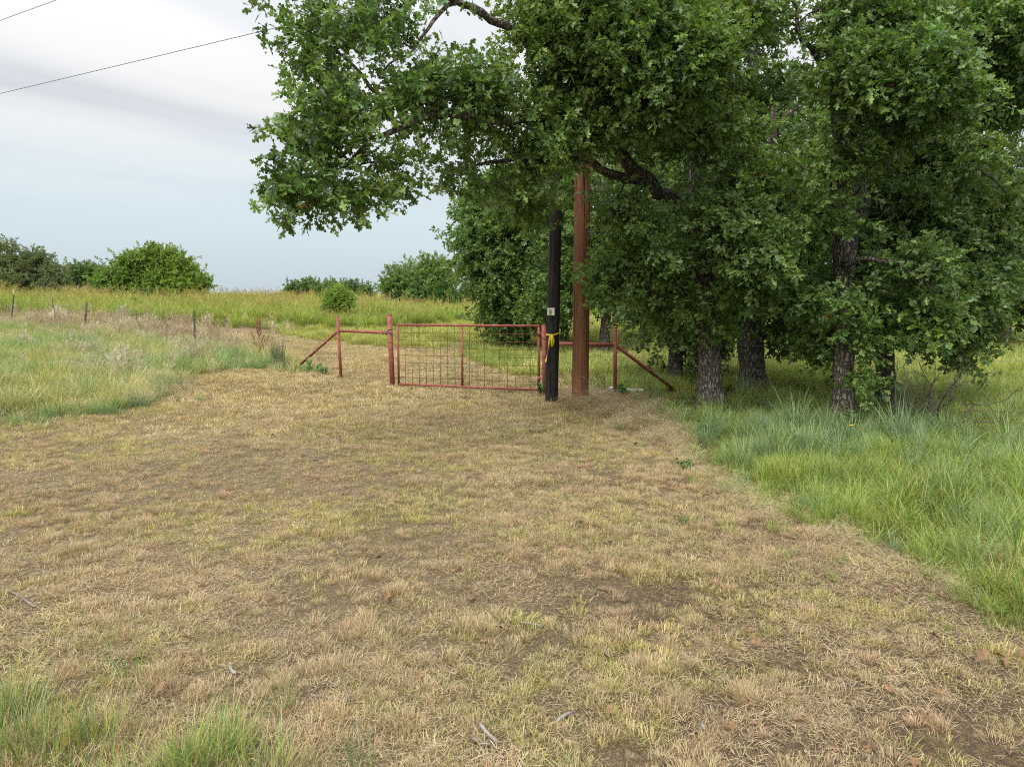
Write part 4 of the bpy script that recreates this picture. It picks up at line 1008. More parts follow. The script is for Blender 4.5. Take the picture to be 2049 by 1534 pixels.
# hinge post and hinge side brace
hb = np.array([P(1091, 785, YHINGE)[0], YHINGE, float(h(.68, YHINGE))]); ht = P(1088, 650, YHINGE)
b3 = gp(1231, 792); t3 = P(1231, 655, b3[1])
rbz = empty('pipe_brace', tuple(hb))
pipe('hinge_post', hb - [0, 0, .3], ht, .047, rbz); cap('post_cap', ht, .049, rbz)
pipe('line_post', b3 - [0, 0, .3], t3, .039, rbz); cap('post_cap', t3, .041, rbz)
r1 = np.array([hb[0], hb[1], P(1095, 687, YHINGE)[2]]); r2 = P(1231, 690, b3[1]); u = (r2 - r1) / np.linalg.norm(r2 - r1)
pipe('rail', r1 + u * .045, r2 - u * .034, .036, rbz)
e3 = gp(1352, 782); u = (e3 - r2) / np.linalg.norm(e3 - r2)
pipe('brace', r2 + u * .03, e3 + u * .15, .036, rbz)
for k in (.32, .55, .8):
    p = hb + (ht - hb) * k
    MB().tube([p - [0, 0, .004], p + [0, 0, .004]], .0515, 16).build('wire_wrap', M_WIRE, rbz)
tag(rbz, 'red pipe brace on the hinge side, ending among oaks beside the two wooden poles', 'fence brace')
# the gate
gl0, gl1 = P(798, 768, 15.2), P(796, 650, 15.2); gr0, gr1 = P(1078, 780, 14.06), P(1078, 652, 14.06)
gate = empty('pipe_gate', ((gl0[0] + gr0[0]) / 2, (gl0[1] + gr0[1]) / 2, float(h((gl0[0] + gr0[0]) / 2, 14.6))))
pr = .0245
gu = (gr0 - gl0) / np.linalg.norm(gr0 - gl0); gn = np.cross(gu, [0, 0, 1]); gn /= np.linalg.norm(gn)   # gn points towards the drive
pipe('stile', gl0, gl1, pr, gate); pipe('stile', gr0, gr1, pr, gate)
pipe('top_rail', gl1 - gu * .02, gr1 + gu * .02, pr * 1.03, gate); pipe('bottom_rail', gl0 - gu * .02, gr0 + gu * .02, pr * 1.03, gate)
tm = (929.5 - 797) / (1078 - 797); tm = tm * 15.2 / (14.06 + tm * (15.2 - 14.06)) * 14.06 / 15.2 + .02
m0, m1 = gl0 + (gr0 - gl0) * tm, gl1 + (gr1 - gl1) * tm
pipe('middle_stile', m0 + [0, 0, .02], m1 - [0, 0, .02], pr, gate)
rw = .0046
for seg0, seg1, n in ((0, tm, 9), (tm, 1, 10)):
    for i in range(1, n):
        t = seg0 + (seg1 - seg0) * i / n
        a = gl0 + (gr0 - gl0) * t; b = gl1 + (gr1 - gl1) * t
        bow = gn * random.Random(i).uniform(.0, .008)
        mid = (a + b) / 2 + bow
        MB().tube([a, (a + mid) / 2 + bow * .5, mid, (b + mid) / 2, b], rw, 6).build('upright_wire', M_WIRE, gate)
    for j in range(1, 8):
        s_ = j / 8.0
        a = gl0 + (gl1 - gl0) * s_; b = gr0 + (gr1 - gr0) * s_
        aa, bb = a + (b - a) * seg0 + gn * .0085, a + (b - a) * seg1 + gn * .0085
        MB().tube([aa + (bb - aa) * q + [0, 0, -.008 * math.sin(math.pi * q)] for q in (0, .25, .5, .75, 1)], rw, 6).build('cross_wire', M_WIRE, gate)
for k in (.18, .88):
    p = gr0 + (gr1 - gr0) * k
    MB().tube([p - [0, 0, .05], p + [0, 0, .05]], .034, 12).tube([p, hb * [1, 1, 0] + [0, 0, p[2]]], .012, 8).build('hinge', M_RED, gate)
tag(gate, 'red pipe farm gate filled with square wire mesh, closed across the drive', 'gate')
# rope that ties the gate shut
M_ROPE = mat_simple('blue_rope', (.04, .06, .13), (.16, .19, .30), 60, .8)
pc = b1 + (t1 - b1) * ((1.25 - b1[2]) / (t1[2] - b1[2]))
ring = [ra + u_ for u_ in []]
ca = ra + (rb - ra) / np.linalg.norm(rb - ra) * .13
loop = [ca + np.array([math.cos(t) * .012, math.sin(t) * .05, math.cos(t) * .052]) for t in np.linspace(0, 6.283, 15)]
end = gl1 + (gl0 - gl1) * .22 + gn * -.02
lead = [ca + [0, .05 * -1, .045], pc + [-.03, -.068, .02], pc + [.045, -.066, -.03], end + [-.02, -.03, .01], end + [.035, -.01, -.01], end + [.03, .035, -.01], end + [-.02, .03, .0], pc + [.06, -.03, -.05], pc + [.0, -.066, -.01], ca + [0.02, -.05, .03]]
MB2 = MB().tube(spline(loop, None, .02), .0075, 7).tube(spline(lead, None, .02), .0075, 7)
tag(MB2.build('tie_rope', M_ROPE), 'blue grey rope looped from brace rail round the gate post to the gate', 'rope')

# ------------------------------------------------------------------ utility poles, sign, tape, power lines
def pole(name, label, base, top, r0, r1, mat, seed):
    root = empty(name, tuple(base))
    n = 26; pts = [base - [0, 0, .4]] + [base + (top - base) * t for t in np.linspace(0, 1, n)]
    MB().tube(pts, [r0 * 1.02] + list(np.linspace(r0, r1, n)), 28, True, .018, seed).build('shaft', mat, root)
    # drying checks: thin dark splits standing just into the surface
    tag(root, label, 'utility pole'); return root
kb = gp(1103.5, 806); kt = P(1114, 330, kb[1] + .05)
pole('utility_pole', 'charred black wooden pole with yellow tape and small white sign', kb, kt, .122, .108, M_POLE_BLACK, 3)
wb = gp(1161, 801); wt = np.array([wb[0] - .03, wb[1], 10.15])
bp = pole('utility_pole', 'thick reddish brown wooden pole right of the black one', wb, wt, .158, .125, M_POLE_BROWN, 5)
M_IRON = mat_simple('galvanised_iron', (.25, .25, .26), (.4, .4, .42), 30, .5, .8)
M_PORC = mat_simple('grey_insulator', (.35, .36, .38), (.5, .5, .52), 10, .25, 0, .5)
for zz in (wt[2] + .12, 7.88):
    q = np.array([wb[0], wb[1], zz])
    s0 = 0 if zz > wt[2] else -.2
    MB().tube([q + [0, 0, -.2 if s0 == 0 else 0], q + [s0, 0, -.02]] if s0 else [q + [0, 0, -.25], q], .012, 8).build('insulator_pin', M_IRON, bp)
    MB().tube([q + [s0, 0, z_] for z_ in (-.05, -.03, 0, .03, .06)], [.05, .06, .03, .045, .03], 14).build('insulator', M_PORC, bp)
M_CABLE = mat_simple('power_line', (.10, .10, .105), (.16, .16, .17), 5, .6, .4)
for (z0, far_px, far_py, lab) in ((7.9, 0, 186, 'lower power line crossing the pale sky to the oak crown'), (wt[2] + .15, 0, 40, 'upper power line cutting the top corner of the sky')):
    a = np.array([wb[0] - (.2 if z0 < 9 else 0), wb[1], z0]); b = P(far_px, far_py, 20.0)
    d = b - a; MB().tube([a + d * t + [0, 0, -.02 * math.sin(math.pi * min(1, t / 2))] for t in np.linspace(0, 4, 41)], .0075, 6).build('power_line', M_CABLE)
    tag(bpy.context.scene.objects[-1] if False else COL.objects[-1], lab, 'power line')
# small printed sign nailed to the black pole
def flat_mat(name, c, rough=.5): return mat_simple(name, tuple(np.array(c) * .9), c, 14, rough, bs=.05, bd=.001)
M_SIGNW = flat_mat('sign_white', (.72, .73, .70)); M_SIGNY = flat_mat('sign_yellow', (.55, .47, .10)); M_SIGNO = flat_mat('sign_olive', (.22, .20, .07)); M_SIGNK = flat_mat('sign_dark', (.06, .055, .04)); M_SIGNP = flat_mat('sign_pale_print', (.62, .55, .32))
ps = P(1102, 623, kb[1]); sd_ = np.array([0, -1, 0]); kr = .122
c0 = np.array([ps[0] - .005, ps[1] - kr - .012, ps[2]])
sg = empty('pole_sign', tuple(c0))
MB().box(c0, (.132, .004, .136)).build('plate', M_SIGNW, sg, False)
for dx, dz, w_, h_, m_ in ((-.012, .026, .056, .016, M_SIGNO), (-.010, .008, .048, .018, M_SIGNY), (-.008, -.010, .044, .012, M_SIGNK), (-.010, -.027, .060, .018, M_SIGNY), (-.010, -.048, .058, .016, M_SIGNY), (-.006, -.030, .016, .020, M_SIGNP), (-.010, -.056, .030, .012, M_SIGNO)):
    MB().box(c0 + [dx, -.003 - .0006 * (1 + hash((dx, dz)) % 3), dz], (w_, .0016, h_)).build('print', m_, sg, False)
for sx in (-1, 1): MB().tube([c0 + [sx * .055, -.006, .056], c0 + [sx * .055, .02, .056]], .004, 8).build('nail', M_IRON, sg)
tag(sg, 'small white square sign with yellow print nailed to the black pole', 'sign')
# yellow barricade tape tied round the black pole
M_TAPE = flat_mat('yellow_tape', (.72, .56, .03), .35); M_INK = flat_mat('tape_ink', (.03, .028, .02), .4)
zt_ = P(1103, 669, kb[1])[2]
kc = lambda z: kb + (kt - kb) * ((z - kb[2]) / (kt[2] - kb[2]))
tape = empty('barricade_tape', tuple(kc(zt_)))
def ribbon(name, pts, wd, wid_dir, mat):
    pts = np.asarray(pts, float); wd = np.asarray(wd, float)[:, None]; dv = np.asarray(wid_dir, float)
    if dv.ndim == 1: dv = np.tile(dv, (len(pts), 1))
    T = np.gradient(pts, axis=0); nn = np.cross(T, dv); nn /= np.linalg.norm(nn, axis=1)[:, None] + 1e-9
    V = np.stack([pts - dv * wd / 2, pts + dv * wd / 2, pts + dv * wd / 2 + nn * .0015, pts - dv * wd / 2 + nn * .0015], 1).reshape(-1, 3)
    n = len(pts); i = np.arange(n - 1)[:, None] * 4; j = np.arange(4)[None]; k = (j + 1) % 4
    return obj(name, mesh_np(name, V, np.stack([i + j, i + k, i + 4 + k, i + 4 + j], -1).reshape(-1, 4), mat, True), tape)
th = np.linspace(0, 2 * math.pi, 41); cc = kc(zt_)
knot = cc + np.array([-.045, -.132, 0])
ribbon('band', [kc(zt_) + [math.cos(t) * .128, math.sin(t) * .128, .018 * math.cos(t) + .012 * abs(math.cos(t))] for t in th], .018 + .018 * np.abs(np.cos(th)), (0, 0, 1), M_TAPE)
MB().box(knot, (.022, .02, .026)).build('knot', M_TAPE, tape)
s1 = np.linspace(0, 1, 14)
t_a = [knot + [-.012 - .055 * s - .03 * s * s, -.012 - .012 * math.sin(6 * s), -.50 * s] for s in s1]
ribbon('tail', t_a, .030 + .022 * np.abs(np.sin(s1 * 5.5)), [(math.cos(q), math.sin(q) * .6, 0) for q in s1 * 2.2], M_TAPE)
t_b = [knot + [.018 + .012 * math.sin(3 * s), -.014 - .02 * math.sin(math.pi * s), -.21 * s] for s in s1]
tb = ribbon('loop', t_b, .04 + .028 * np.sin(np.pi * s1), (1, -.1, 0), M_TAPE)
cu = bpy.data.curves.new('tape_lettering', 'FONT'); cu.body = 'CAUTION'; cu.size = .038; cu.extrude = .0006; cu.align_x = 'CENTER'; cu.align_y = 'CENTER'
tx = bpy.data.objects.new('lettering', cu); dg = bpy.context.evaluated_depsgraph_get()
me = bpy.data.meshes.new_from_object(tx.evaluated_get(dg)); me.materials.clear(); me.materials.append(M_INK)
bpy.data.objects.remove(tx)
lt = bpy.data.objects.new('lettering', me); COL.objects.link(lt); lt.parent = tape
lt.matrix_parent_inverse = Matrix.Translation(tape.location).inverted()
lt.matrix_basis = Matrix.Translation(Vector(knot + [.026, -.042, -.115])) @ Matrix.Rotation(R(90), 4, 'X') @ Matrix.Rotation(R(80), 4, 'Z')
tag(tape, 'yellow barricade tape knotted round the black pole with dangling tails', 'tape')

# ------------------------------------------------------------------ wire fences
M_TPOST = mat_simple('green_steel_post', (.035, .07, .05), (.07, .11, .08), 9, .6, .2)
M_WPOST = pole_wood('grey_fence_wood', (.07, .055, .05), (.13, .105, .095), (.2, .17, .15))
fl = empty('wire_fence', tuple(gp(390, 703)))
posts = []
for px, top_px, top, bot, kind in ((390, 389, 622, 702, 0), (168, 173, 605, 668, 1), (22, 28, 590, 648, 0)):
    b = gp(px, bot); t = P(top_px, top, b[1]); posts.append((b, t))
    if kind == 0:
        u = (t - b); L_ = np.linalg.norm(u); a = b - u / L_ * .3
        MBp = MB()
        for (dx, dy, wx, wy) in ((0, 0, .060, .010), (0, .022, .010, .040)):
            q0, q1 = a + [dx, dy, 0], t + [dx, dy, 0]
            V = [q + np.array([sx * wx / 2, sy * wy / 2, 0]) for q in (q0, q1) for sx, sy in ((-1, -1), (1, -1), (1, 1), (-1, 1))]
            MBp.add(V, np.array([[0, 1, 5, 4], [1, 2, 6, 5], [2, 3, 7, 6], [3, 0, 4, 7], [4, 5, 6, 7], [3, 2, 1, 0]]))
        for s_ in np.arange(.2, .98, .06): MBp.box(b + u * s_ + [0, -.009, 0], (.014, .010, .022))
        MBp.build('steel_post', M_TPOST, fl, False)
    else:
        MB().tube([b - [0, 0, .3], b, (b + t) / 2 + [.01, 0, 0], t], [.05, .048, .045, .042], 12, True, .08).build('wood_post', M_WPOST, fl)
p3 = posts[2][1]
MB().tube([p3 + [0, 0, -.02], p3 + [.02, 0, .05], p3 + [-.02, 0, .15], p3 + [.0, 0, .26]], [.012, .014, .01, .006], 7).build('white_tie', M_SIGNW, fl)
far_b = posts[2][0] + (posts[2][0] - posts[1][0]) * 2; far_b[2] = float(h(far_b[0], far_b[1]))
line = [b2] + [p[0] for p in posts] + [far_b]
M_BARB = M_GALV
for hz_ in (.35, .62, .88, 1.12):
    pts = []
    for k in range(len(line) - 1):
        a, b = line[k] + [0, 0, hz_], line[k + 1] + [0, 0, hz_]
        for t in np.linspace(0, 1, 12, endpoint=False):
            pts.append(a + (b - a) * t + [0, -.03, -.05 * math.sin(math.pi * t)])
    m_ = MB().tube(pts, .0035, 5)
    rr = random.Random(int(hz_ * 100))
    for i in range(0, len(pts) - 1):
        for q in (.2, .5, .8):
            c = pts[i] + (pts[i + 1] - pts[i]) * q
            d = np.array([rr.uniform(-1, 1), rr.uniform(-1, 1), rr.uniform(-1, 1)]) * .02
            m_.tube([c - d, c + d], .002, 4)
    m_.build('barbed_wire', M_BARB, fl)
for px, top, bot, lean in ((272, 620, 680, -12), (105, 597, 640, 12)):
    Yf = float(np.interp(px, [25, 170, 390], [posts[2][0][1], posts[1][0][1], posts[0][0][1]])) - .05
    pts = [P(px, top, Yf), P(px + 1, top + (bot - top) * .3, Yf), P(px + 8 * (1 if lean < 0 else .6), top + (bot - top) * .6, Yf - .05), P(px + lean * .4, bot - 6, Yf - .1), P(px + lean, bot + 4, Yf - .15)]
    MB().tube(spline(pts, None, .06), .014, 7).build('bent_stay', M_TWIG, fl)
tag(fl, 'barbed wire fence with green steel posts running up through the dry grass', 'fence')
# wire fence on the right, strung past the oak trunks
fr = empty('wire_fence', tuple(b3 + [.6, .3, 0]))
rline = [b3 + [0, .0, 0], np.array([4.3, 14.2, 0]), np.array([7.4, 13.7, 0]), np.array([10.4, 13.2, 0]), np.array([17, 12.2, 0])]
for p in rline: p[2] = float(h(p[0], p[1]))
for k, p in enumerate(rline[1:4]):
    MB().tube([p - [0, 0, .3], p + [.03, 0, 1.25]], [.022, .018], 8).build('thin_post', M_TWIG if k != 1 else M_TPOST, fr)
for hz_ in (.30, .55, .80, 1.05):
    pts = []
    for k in range(len(rline) - 1):
        a, b = rline[k] + [0, 0, hz_], rline[k + 1] + [0, 0, hz_]
        for t in np.linspace(0, 1, 10, endpoint=False): pts.append(a + (b - a) * t + [0, -.025, -.04 * math.sin(math.pi * t)])
    MB().tube(pts, .003, 5).build('fence_wire', M_GALV, fr)
tag(fr, 'thin wire fence strung from hinge side brace past the shaded oak trunks', 'fence')

# ------------------------------------------------------------------ small things on the ground
M_STICK = mat_simple('weathered_stick', (.11, .085, .065), (.24, .20, .165), 14, .85, stretch=(1, 1, 1))
M_STICKP = mat_simple('bleached_stick', (.17, .155, .135), (.34, .32, .29), 14, .8)
M_STICKB = mat_simple('brown_stick', (.09, .055, .03), (.20, .13, .08), 14, .85)
def stick(label, px_pts, r0, r1, mat, lift=.02, fork=None, name='fallen_stick', seed=0):
    g = [gp(*q) + [0, 0, lift] for q in px_pts]
    rr = np.random.RandomState(seed + 3)
    p, q = spline(g, np.linspace(r0, r1, len(g)) * .72, .03); p = p + rr.normal(0, r0 * .22, p.shape); q = q * rr.uniform(.75, 1.15, len(q)); q[-1] *= .35; q[0] *= .6; p[:, 2] -= r0 * .3
    root = empty(name, tuple(g[0] - [0, 0, lift]))
    MB().tube(p, q, 9, True, .3, seed).build('stem', mat, root)
    if fork:
        g2 = [gp(a, b) + [0, 0, l_] for a, b, l_ in fork]
        p, q = spline(g2, np.linspace(r0 * .6, r1 * .35, len(g2)), .03); p = p + rr.normal(0, r0 * .15, p.shape)
        MB().tube(p, q, 8, True, .15, seed + 1).build('fork', mat, root)
    tag(root, label, 'stick'); return root
stick('forked grey brown stick lying on the stubble in the foreground', [(618, 1400), (655, 1403), (700, 1412)], .008, .014, M_STICK, .025, [(700, 1412, .03), (692, 1398, .05), (686, 1372, .08)], seed=1)
stick('thick bleached stick at the near edge of the drive', [(958, 1463), (975, 1478), (1002, 1502)], .017, .014, M_STICKP, .03, seed=2)
stick('tan rotting stick lying beside the thick bleached stick', [(938, 1482), (960, 1492), (985, 1504)], .012, .015, M_STICK, .02, seed=3)
stick('short pale chunk of branch on bare brown soil', [(458, 1342), (465, 1350), (472, 1356)], .013, .012, M_STICKP, .03, seed=4)
stick('small curled twig between forked stick and bleached stick', [(742, 1424), (753, 1428), (760, 1440), (768, 1446)], .005, .008, M_STICK, .03, seed=5)
stick('bone pale stick with bent end in the foreground stubble', [(1114, 1458), (1128, 1446), (1148, 1438)], .014, .009, M_STICKP, .035, seed=6)
stick('short upright looking white stick on brown soil near the foreground edge', [(1403, 1455), (1406, 1470), (1410, 1478)], .011, .013, M_STICKP, .03, seed=7)
stick('long thin grey stick on thin turf at the sandy patch', [(16, 1186), (40, 1203), (72, 1222)], .008, .012, M_STICK, .03, seed=8)
stick('pale splintered stick lying flat across the middle of the drive', [(1040, 1253), (1062, 1257), (1085, 1262)], .010, .006, M_STICKP, .025, seed=9)
stick('slim tan splinter of wood on dark soil', [(1415, 1268), (1438, 1278), (1458, 1284)], .006, .010, M_STICK, .02, seed=10)
stick('brown twig lying on the oak side of the drive', [(1192, 1182), (1215, 1187), (1228, 1188)], .008, .006, M_STICKB, .02, seed=11)
stick('dark twig with broken end among pinkish stubble', [(1232, 1205), (1250, 1208), (1262, 1206)], .009, .008, M_STICKB, .02, seed=12)
stick('grey stick half buried in straw', [(1205, 1308), (1214, 1316), (1220, 1322)], .009, .008, M_STICK, .025, seed=13)
stick('grey splinter on bare soil close to the pinkish stubble', [(1688, 1370), (1700, 1382), (1706, 1388)], .013, .008, M_STICK, .02, seed=14)
stick('brown fallen bough lying by the grass below the hinge side brace', [(1308, 800), (1322, 812), (1335, 828), (1345, 845)], .045, .03, M_STICK, .04, [(1330, 806, .05), (1352, 813, .06), (1400, 812, .10)], 'fallen_bough', 15)
stick('pale dead branch on leaf litter beside the lichen flecked trunk', [(1617, 836), (1632, 846), (1660, 848)], .016, .008, M_STICKP, .06, [(1640, 848, .06), (1655, 838, .12), (1668, 828, .2)], 'fallen_bough', 16)
stick('long thin dead bough lying across the grass at grove edge', [(1905, 852), (1960, 846), (2010, 850), (2070, 856)], .018, .014, M_STICKB, .22, [(1930, 868, .15), (1990, 868, .2), (2060, 876, .2)], 'fallen_bough', 17)
# pale rubble at the foot of the hinge side post
M_ROCK = mat_simple('pale_rubble', (.45, .45, .45), (.72, .73, .75), 9, .7, bs=.5, bd=.02)
def rock(label, px, py, s, seed, mat=None, name='rubble_piece', grp=None):
    r = np.random.RandomState(seed); c = gp(px, py)
    th_ = np.linspace(0, math.pi, 8)[1:-1]; ph = np.linspace(0, 2 * math.pi, 11)[:-1]
    V = [[0, 0, 1]] + [[math.sin(a) * math.cos(b), math.sin(a) * math.sin(b), math.cos(a)] for a in th_ for b in ph] + [[0, 0, -1]]
    V = np.array(V); V = V * (1 + r.normal(0, .12, (len(V), 1))) * np.array(s) * r.uniform(.85, 1.15, 3); n = 10
    T = [[0, 1 + j, 1 + (j + 1) % n] for j in range(n)] + [[len(V) - 1, 1 + 5 * n + (j + 1) % n, 1 + 5 * n + j] for j in range(n)]
    Q = [[1 + i * n + j, 1 + (i + 1) * n + j, 1 + (i + 1) * n + (j + 1) % n, 1 + i * n + (j + 1) % n] for i in range(5) for j in range(n)]
    o = obj(name, mesh_np(name, V, [np.array(T), np.array(Q)], mat or M_ROCK)); o.location = c + [0, 0, s[2] * .6 + (.05 if name == 'rubble_piece' else 0)]; o.scale = (1.25,) * 3 if name == 'rubble_piece' else (1, 1, 1)
    tag(o, label, 'rock', grp)
rock('white lump of rubble beside the brown pole and hinge side post', 1203, 793, (.055, .05, .035), 1)
rock('pale lump of rubble touching the foot of the hinge side post', 1224, 786, (.05, .05, .05), 2)
rock('pale flat rubble slab just right of the hinge side post', 1258, 789, (.16, .07, .04), 3)
rock('small white rubble slab further along from the hinge side post', 1282, 787, (.07, .06, .03), 4)
rock('small grey stone lying on the drive below the latch side brace', 498, 817, (.05, .045, .022), 5, None, 'stone')
rock('pale stone at the foot of the big gate post', 776, 775, (.06, .05, .02), 6, None, 'stone')
rock('little grey stone on dark soil near the pale branch chunk', 212, 1302, (.022, .02, .014), 7, M_STICK, 'stone')
rock('grey stone near the green tuft on the bare near soil', 394, 1308, (.018, .016, .012), 8, M_STICK, 'stone')

# prickly pear by the latch side brace
M_CACT = mat_simple('cactus_green', (.10, .17, .04), (.17, .26, .06), 6, .55, bs=.2)
c = gp(617, 746); cac = empty('prickly_pear', tuple(c)); r = np.random.RandomState(4)
def pad(center, up, facing, s):
    up = np.asarray(up, float); up /= np.linalg.norm(up); fc = np.asarray(facing, float); fc -= up * fc.dot(up); fc /= np.linalg.norm(fc); sd2 = np.cross(up, fc)
    th_ = np.linspace(0, 2 * math.pi, 15)[:-1]; V = []
    for k, (q, d) in enumerate(((.0, .16), (.7, .12), (1, 0), (.7, -.12), (0, -.16))):
        for t in th_: V.append(center + (up * (math.sin(t) * q * 1.05 + 1.0) + sd2 * math.cos(t) * q * (.72 - .12 * math.sin(t)) + fc * d) * s)
    V = np.array(V); n = 14
    Q = [[i * n + j, i * n + (j + 1) % n, (i + 1) * n + (j + 1) % n, (i + 1) * n + j] for i in range(4) for j in range(n)]
    obj('pad', mesh_np('pad', V, np.array(Q), M_CACT), cac)
for dx, dy, dz, tilt, s in ((-.10, 0, 0, -.5, .11), (.0, -.05, 0, .1, .12), (.12, .02, 0, .5, .11), (-.02, .1, 0, -.1, .13), (-.20, -.02, .12, -.9, .09), (.02, -.04, .22, .2, .10), (.22, .03, .12, .8, .09), (.3, .05, 0, .3, .1)):
    pad(c + [dx, dy, dz], (tilt, r.normal(0, .2), 1), (r.normal(0, .5), -1, .1), s)
tag(cac, 'small clump of flat green prickly pear pads by the latch side brace foot', 'cactus')
# single clumps that stand out
def clump(name, label, px, py, specs, cat='grass clump'):
    c = gp(px, py); root = empty(name, tuple(c))
    for pn, pl in specs:
        pl.name = pn; o = obj(pn, pl, root); o.location = (0, 0, 0); o.matrix_parent_inverse = Matrix()
    tag(root, label, cat)
clump('bluestem_clump', 'tall upright blue green bunch grass beside the latch side brace', 557, 733,
      [('upright_blades', tuft('b', 601, 150, .16, (.6, 1.0), .011, .10, .18, BLUE + [(.30, .26, .17)], M_GRASS, (.34, .33, .24), 5)), ('arching_blades', tuft('b', 602, 130, .2, (.4, .65), .009, .5, .9, BLUE + GREEN[:2], M_GRASS, None, 5))])
clump('weed_stalk', 'thin rusty dead weed stalk in the grass left of the brace', 520, 722,
      [('stalks', seedgrass('s', 603, 8, .05, (.7, 1.25), DRY[:1], [(.30, .14, .08)], 0, DRY, .5, .25, M_DRY, 14, .012))], 'weed')
for i, (px, py, lab) in enumerate([(280, 815, 'round pale blue grass tuft at the drive edge below the clippings heap'), (238, 822, 'low green grass tuft jutting onto the drive at the grassy bank'), (330, 780, 'dark green tuft among heaped clippings on the grassy bank')]):
    clump('grass_tuft', lab, px, py, [('blades', tuft('t', 610 + i, 130, .16, (.22, .42), .007, .35, .8, (BLUE, GREEN, GREEN[:1] + YGREEN[-1:])[i], M_GRASS, None, 5))])
# foreground grass at the near edge
def spot_grass(name, label, spots, pname, seed, sc, dens=16):
    r = np.random.RandomState(seed); pp = []
    for px, py, rad in spots:
        c = gp(px, py)
        q = r.normal(0, rad * .5, (dens, 2)); pp.append(np.stack([c[0] + q[:, 0], c[1] + q[:, 1] * .7, h(c[0] + q[:, 0], c[1] + q[:, 1] * .7)], -1))
    pp = np.vstack(pp)
    tag(scatter(name, pname, pp, rots(len(pp), seed, .12), r.uniform(*sc, len(pp)), tints(pp, seed)), label, 'grass', None, 'stuff')
spot_grass('green_edge_grass', 'fresh green grass tufts sprouting at the near edge of the drive', [(30, 1500, .22), (110, 1520, .25), (170, 1500, .15), (390, 1540, .16), (450, 1520, .14), (340, 1570, .16), (530, 1570, .12), (230, 1590, .2), (30, 1420, .08)], 'loose_tuft', 71, (.5, .9), 7)
spot_grass('blue_edge_grass', 'blue green grass blades at the near edge of the drive', [(60, 1470, .14), (20, 1430, .08), (430, 1520, .14), (510, 1540, .12), (720, 1550, .06), (250, 1350, .06), (560, 1420, .02)], 'wispy_tuft', 72, (.5, .9), 3)
# broadleaf weeds with a stem and leaves
M_WEED = mat_simple('weed_leaf', (.06, .15, .03), (.11, .22, .05), 12, .5, bs=.1)
def weed(label, px, py, hh, nst, nlf, seed, lf=.045, spread=.3, flower=False, name='broadleaf_weed'):
    r = np.random.RandomState(seed); c = gp(px, py); root = empty(name, tuple(c)); st = MB(); lfV = []; lfF = []; o_ = 0
    for s in range(nst):
        d = np.array([r.normal(0, spread), r.normal(0, spread), 1.]); L_ = hh * r.uniform(.6, 1.05)
        pts = [c + d * L_ * t + [0, 0, -.15 * L_ * t * t] for t in np.linspace(0, 1, 6)]
        st.tube(pts, np.linspace(.005, .002, 6), 5)
        for k in range(nlf):
            t = r.uniform(.25, 1); p = c + d * L_ * t + [0, 0, -.15 * L_ * t * t]
            M3 = euler_m(r, r.uniform(0, 6.28), r.normal(-.1, .4), r.normal(0, .5)); s_ = lf * r.uniform(.6, 1.3)
            V = np.array([[0, 0, 0], [.35, .32, .06], [.75, .24, .04], [1, 0, -.05], [.75, -.24, .04], [.35, -.32, .06], [.5, 0, 0]]) * s_ @ M3.T + p
            lfV.append(V); lfF += [[o_ + a, o_ + b, o_ + 6] for a, b in ((0, 1), (1, 2), (2, 3), (3, 4), (4, 5), (5, 0))]; o_ += 7
    st.build('stems', M_WEED, root)
    if lfV: obj('leaves', mesh_np('leaves', np.vstack(lfV), np.array(lfF), M_WEED, False), root)
    tag(root, label, 'flower' if flower else 'weed'); return root, c
weed('leafy green weed at the foot of the hinge side brace post', 1245, 800, .38, 9, 16, 1, .06)
weed('leafy green vine shoot growing at the lichen flecked trunk', 1700, 868, .45, 6, 16, 2, .07, .15)
weed('leafy weed on the shaded verge below the fallen bough', 1404, 885, .32, 6, 14, 3, .05)
weed('low leafy weed at the edge of the mown drive and verge', 1372, 940, .16, 8, 10, 4, .04, .5)
weed('green seedling bush by the prickly pear and latch side brace', 648, 752, .30, 8, 16, 5, .05, .35)
weed('leafy shoots crowding the base of the hinge post', 1082, 792, .34, 10, 14, 6, .05, .25)
weed('tall leafy weed under the thin oak past the brace', 1400, 745, .7, 9, 20, 7, .08, .3)
fw, c = weed('single small yellow flower on the shaded verge', 1700, 905, .36, 1, 3, 8, .05, .05, True, 'yellow_flower')
fc = c + [0, 0, .36]; Vp = []; Fp = []
for k in range(9):
    a = k * 2 * math.pi / 9; M3 = euler_m(r, a, -.25, 0); i0 = len(Vp) * 1
    pv = np.array([[0, 0, 0], [.018, .008, 0], [.034, 0, 0], [.018, -.008, 0]]) @ M3.T + fc
    i0 = 4 * k; Vp.append(pv); Fp.append([i0, i0 + 1, i0 + 2, i0 + 3])
obj('petals', mesh_np('petals', np.vstack(Vp), np.array(Fp), flat_mat('petal_yellow', (.75, .50, .02))), fw)
